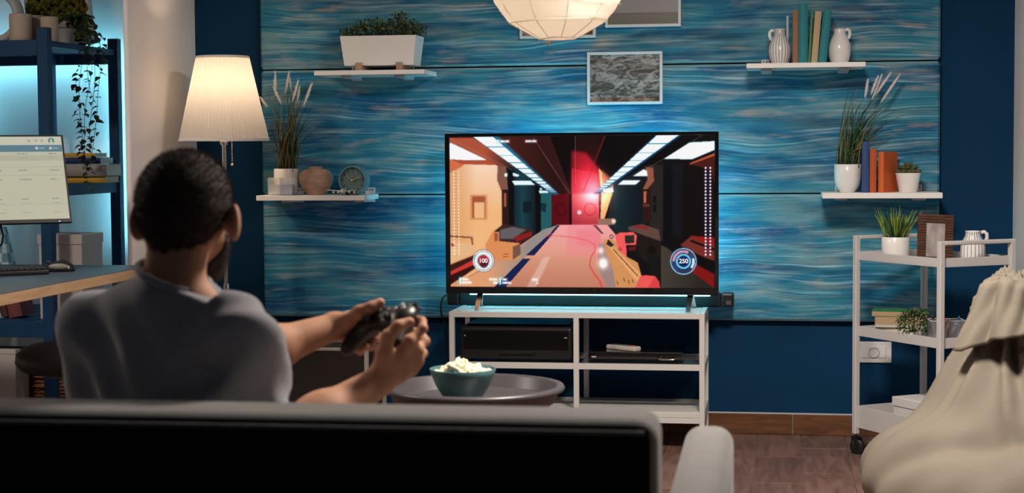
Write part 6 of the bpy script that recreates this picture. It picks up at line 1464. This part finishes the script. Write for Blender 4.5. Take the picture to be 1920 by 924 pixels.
FLh = [[A(708, 584, 3.578), A(722, 586, 3.570), A(728, 592, 3.555)], [A(706, 612, 3.575), A(714, 628, 3.552), A(703, 636, 3.530)], [A(696, 634, 3.560), A(697, 650, 3.535), A(684, 650, 3.512)], [A(680, 648, 3.545), A(676, 659, 3.520), A(663, 654, 3.505)]]
THL = [A(652, 602, 3.492), A(674, 585, 3.488), A(695, 577, 3.490), A(713, 567, 3.500)]
handsR = hand_prims(WR, KRh, FRh, THR); handsL = hand_prims(WL, KLh, FLh, THL)
def rel(ps): return [(p[0], p[1]-MO, p[2]-MO, *p[3:]) if p[0] == 'c' else (p[0], p[1]-MO, *p[2:]) for p in ps]
body = head+ears+neck+torso+armL+armR+legs+handsR+handsL
SKIN = mat('skin', (.47, .235, .14), .65, spec=.3, var=.10, vscale=18, sss=.35, bump=.08, bscale=160)
newobj('body', sdf_mesh('body', rel(body), .0042, None, B=14, reach=.01), SKIN, man)
# hair and beard follow the head
def to_head(P_): q = P_+MO-Hc; return q@hr, q@hf, q@hu
def hair_post(P_, d):
    r_, f, u = to_head(P_)
    low = np.interp(f, [-.12, -.07, -.03, .0, .02, .045, .07, .12], [-.092, -.092, -.060, -.012, -.020, .012, .040, .050])
    low = low+.005*np.sin(r_*110)+.004*np.sin(r_*260+1); n = .0012*np.sin(r_*420)*np.sin(f*390)*np.sin(u*410)
    return np.maximum(d-.007-.004*np.clip(u/.08, 0, 1)+n, (low-u)*.8)
hp = [p for p in head[:2]]+[cap(h(0, -.045, -.05), h(0, -.040, -.085), .046, .044, .02)]
HAIR = mat('dark_brown_hair', (.040, .025, .018), .6, spec=.3, var=.3, vscale=90, bump=.5, bscale=700)
def strands(o, n, L_, name):
    me = o.data; N_ = len(me.vertices); co = np.empty(N_*3); me.vertices.foreach_get('co', co); co = co.reshape(-1, 3); no = np.empty(N_*3); me.vertex_normals.foreach_get('vector', no); no = no.reshape(-1, 3)
    i = NR.randint(0, N_, n); p = co[i]; d = no[i]+NR.normal(0, .35, (n, 3)); d /= np.linalg.norm(d, axis=1)[:, None]; s_ = np.cross(d, NR.normal(0, 1, (n, 3))); s_ /= np.linalg.norm(s_, axis=1)[:, None]
    ln = L_*NR.uniform(.6, 1.2, n)[:, None]; v = np.stack([p-s_*.0005, p+s_*.0005, p+d*ln], 1).reshape(-1, 3)
    m2 = bpy.data.meshes.new(name); m2.from_pydata(v.tolist(), [], np.arange(3*n).reshape(-1, 3).tolist()); r = newobj(name, m2, HAIR, o); r['kind'] = 'stuff'; return r
hr_o = newobj('hair', sdf_mesh('hair', rel(hp), .0035, hair_post, B=12, reach=.02), HAIR, man); strands(hr_o, 16000, .009, 'hair_strands')
def beard_post(P_, d):
    r_, f, u = to_head(P_); m_ = np.maximum(u+.070-.02*np.clip((np.abs(r_)-.03)/.02, 0, 1)*2, .012-f)
    mouth = .016-np.hypot(r_/1.5, u+.088); return np.maximum(np.maximum(d-.006+.0012*np.sin(r_*500)*np.sin(u*480), m_), np.where(f > .085, mouth, -1))
bd_o = newobj('beard', sdf_mesh('beard', rel(head[2:6]), .0035, beard_post, B=12, reach=.02), HAIR, man); strands(bd_o, 4000, .008, 'beard_strands')
for s in (-1, 1):
    e = MB().ball((0, 0, 0), .0115, 12, 8).build('eye', mat('eye_white', (.75, .72, .70), .2), man); e.location = h(s*.030, .0845, -.016)-MO
    i_ = MB().ball((0, 0, 0), .0055, 10, 6).build('iris', mat('eye_dark', (.03, .015, .01), .2), e); i_.location = tuple(hf*.0075)
    b_ = [h(s*(.014+.009*i), .096-.003*i*i*.4, .008+.002*i-.0012*i*i)-MO for i in range(4)]; MB().tube(b_, [.0025, .0034, .003, .0018], 6).build('eyebrow', HAIR, man)
MB().tube([h(-.020, .0955, -.088)-MO, h(0, .1025, -.0865)-MO, h(.020, .0955, -.088)-MO], [.0015, .0042, .0015], 8).build('lips', mat('lip', (.36, .13, .10), .45), man)
# t-shirt: torso, shoulders and sleeves, a little loose, with pulled folds
slL, slR = ab(SL, EL, .72), ab(SR, ER, .62)
shirt = [ell(CH_, (.176, .116, .20), .04, RT), ell(WA, (.165, .125, .16), .06, RT), ell(PE+np.array((0, 0, .02)), (.180, .140, .12), .06, RT), cap(NB-np.array((0, 0, .035)), SL+np.array((0, 0, .004)), .062, .060, .05), cap(NB-np.array((0, 0, .035)), SR+np.array((0, 0, .002)), .062, .060, .05),
         cap(SL-np.array((0, 0, .02)), PE-Tr*.135+np.array((0, 0, .06)), .060, .062, .05), cap(SL, ab(SL, EL, .9), .062, .058, .04), cap(SR, ab(SR, ER, .9), .062, .060, .04)]
nL, nR = (EL-SL)/np.linalg.norm(EL-SL), (ER-SR)/np.linalg.norm(ER-SR)
NA = (Hc+hf*-.03-hu*.05); nax = NB-NA; nax = nax/np.linalg.norm(nax)
def shirt_post(P_, d):
    W_ = P_+MO; q = W_-mid; x = q@Tr; y = q@Tf; z = q[:, 2]
    f = .010*np.sin(38*(z+.9*x)+3*np.sin(9*x))*np.exp(-((x+.12)/.16)**2-((z+.06)/.10)**2)
    f += .010*np.sin(44*(z-.8*x)+2*np.sin(11*x))*np.exp(-((x-.16)/.12)**2-((z+.09)/.12)**2)
    f += .008*np.sin(30*(z+.35*x)+2*np.sin(7*x+1))*np.exp(-((z+.22)/.10)**2)+.006*np.sin(55*z-40*x+30*y)*np.exp(-((x-.2)/.1)**2)
    d = d+f
    d = np.maximum(d, (W_-slL)@nL*np.where((W_-SL)@nL > .05, 1, 0)-1*np.where((W_-SL)@nL > .05, 0, 1)) if False else d
    inL = np.linalg.norm(np.cross(W_-SL, nL), axis=1) < .085; inR = np.linalg.norm(np.cross(W_-SR, nR), axis=1) < .085
    cutL = np.where(inL & ((W_-SL)@nL > .12), (W_-slL)@nL, -1); cutR = np.where(inR & ((W_-SR)@nR > .12), (W_-slR)@nR, -1)
    # keep the torso whole where the arm's column passes through it
    dt = field(rel(shirt[:6]), P_)+f
    d = np.minimum(np.maximum(d, np.maximum(cutL, cutR)), dt)
    # neck opening
    t = (W_-NB)@nax; rd = np.linalg.norm(W_-NB-t[:, None]*nax, axis=1)
    tilt = .020*((W_-NB)@Tr)/.06-.012*((W_-NB)@Tf)/.06
    return np.maximum(d, np.minimum(.066-rd, -(t+.002-tilt)+.0) if False else np.where(rd < .12, -(t+.012-tilt), -1))
SHIRT = mat('grey_jersey', (.25, .25, .28), .9, var=.07, vscale=60, bump=.2, bscale=600, sheen=.25)
shm = newobj('t_shirt', sdf_mesh('t_shirt', rel(shirt), .006, shirt_post, B=12, reach=.03, slack=1.9), SHIRT, man)
# ribbed collar
cp = []
tiltf = lambda v: (.020*(v@Tr)/.06-.012*(v@Tf)/.06)
e1 = Tr-nax*(Tr@nax); e1 /= np.linalg.norm(e1); e2 = np.cross(nax, e1)
for i in range(36):
    a = 2*PI*i/36; v = e1*math.cos(a)*.067+e2*math.sin(a)*.067; v = v+nax*(tiltf(v)-.010); cp.append(NB+v-MO)
MB().tube(cp, .0075, 8, closed=True).build('collar', SHIRT, man)
shorts = [ell(PE, (.178, .140, .115), .05, RT), cap(PE-Tr*.09, ab(PE-Tr*.09, KL, .8), .098, .085, .04), cap(PE+Tr*.09, ab(PE+Tr*.09, KR, .8), .098, .085, .04)]
newobj('shorts', sdf_mesh('shorts', rel(shorts), .010, lambda P_, d: np.maximum(d, (P_[:, 2]+MO[2]-.60))), mat('dark_denim', (.02, .025, .04), .85), man)
# ---- game controller in both hands
cL, cR = A(672, 622, 3.515), A(764, 612, 3.435); cx = cR-cL; cx /= np.linalg.norm(cx); cn = np.array((.08, -.66, .75)); cn -= cx*(cn@cx); cn /= np.linalg.norm(cn); cf = np.cross(cn, cx)   # cf: away from the player
cc_ = (cL+cR)/2+cf*.012+cn*.006
gc = thing('game_controller', cc_, 'black game controller held in both of the man\'s hands', 'game controller')
RC = np.stack([cx, cf, cn]); g_ = lambda x, y, z: cx*x+cf*y+cn*z
cpm = [ell(g_(0, .012, 0), (.060, .034, .020), .015, RC), ell(g_(-.045, .012, 0), (.034, .034, .020), .015, RC), ell(g_(.045, .012, 0), (.034, .034, .020), .015, RC), cap(g_(-.055, .0, -.002), g_(-.074, -.058, -.010), .022, .016, .02), cap(g_(.055, .0, -.002), g_(.074, -.058, -.010), .022, .016, .02)]
newobj('shell', sdf_mesh('shell', cpm, .003), BLACKP, gc)
CM = Matrix([list(cx)+[0], list(cf)+[0], list(cn)+[0], [0, 0, 0, 1]]).transposed()
BTN = mat('button_grey', (.62, .60, .60), .25)
def cpart(mb, nm, m): o = mb.build(nm, m, gc); o.matrix_local = CM; return o
for x, y in ((-.026, -.008), (.026, -.008)): cpart(MB().lathe([(0, .016), (.005, .016), (.005, .025), (.0095, .027), (.0095, .030), (.006, .0285), (0, .028)], 18, c=(x, y, 0)), 'thumb_stick', mat('stick_dark', (.05, .05, .055), .5))
for dx, dy in ((0, .011), (0, -.011), (.011, 0), (-.011, 0)): cpart(MB().lathe([(0, .016), (.005, .016), (.005, .0225), (.004, .0235), (0, .0238)], 14, c=(.050+dx, .016+dy, 0)), 'face_button', BTN)
for dx, dy in ((0, .009), (0, -.009), (.009, 0), (-.009, 0)): cpart(MB().box((-.050+dx, .016+dy, .020), (.0085, .0085, .006), .002), 'direction_button', BTN)
for x in (-.014, .014): cpart(MB().box((x, .020, .0200), (.010, .005, .004), .0015), 'menu_button', BTN)
for x in (-.047, .047):
    cpart(MB().box((x, .045, .004), (.038, .012, .012), .004, 2), 'shoulder_button', mat('button_gloss', (.03, .03, .033), .2)); cpart(MB().box((x, .046, -.010), (.030, .020, .013), .005, 2), 'trigger', BLACKP)
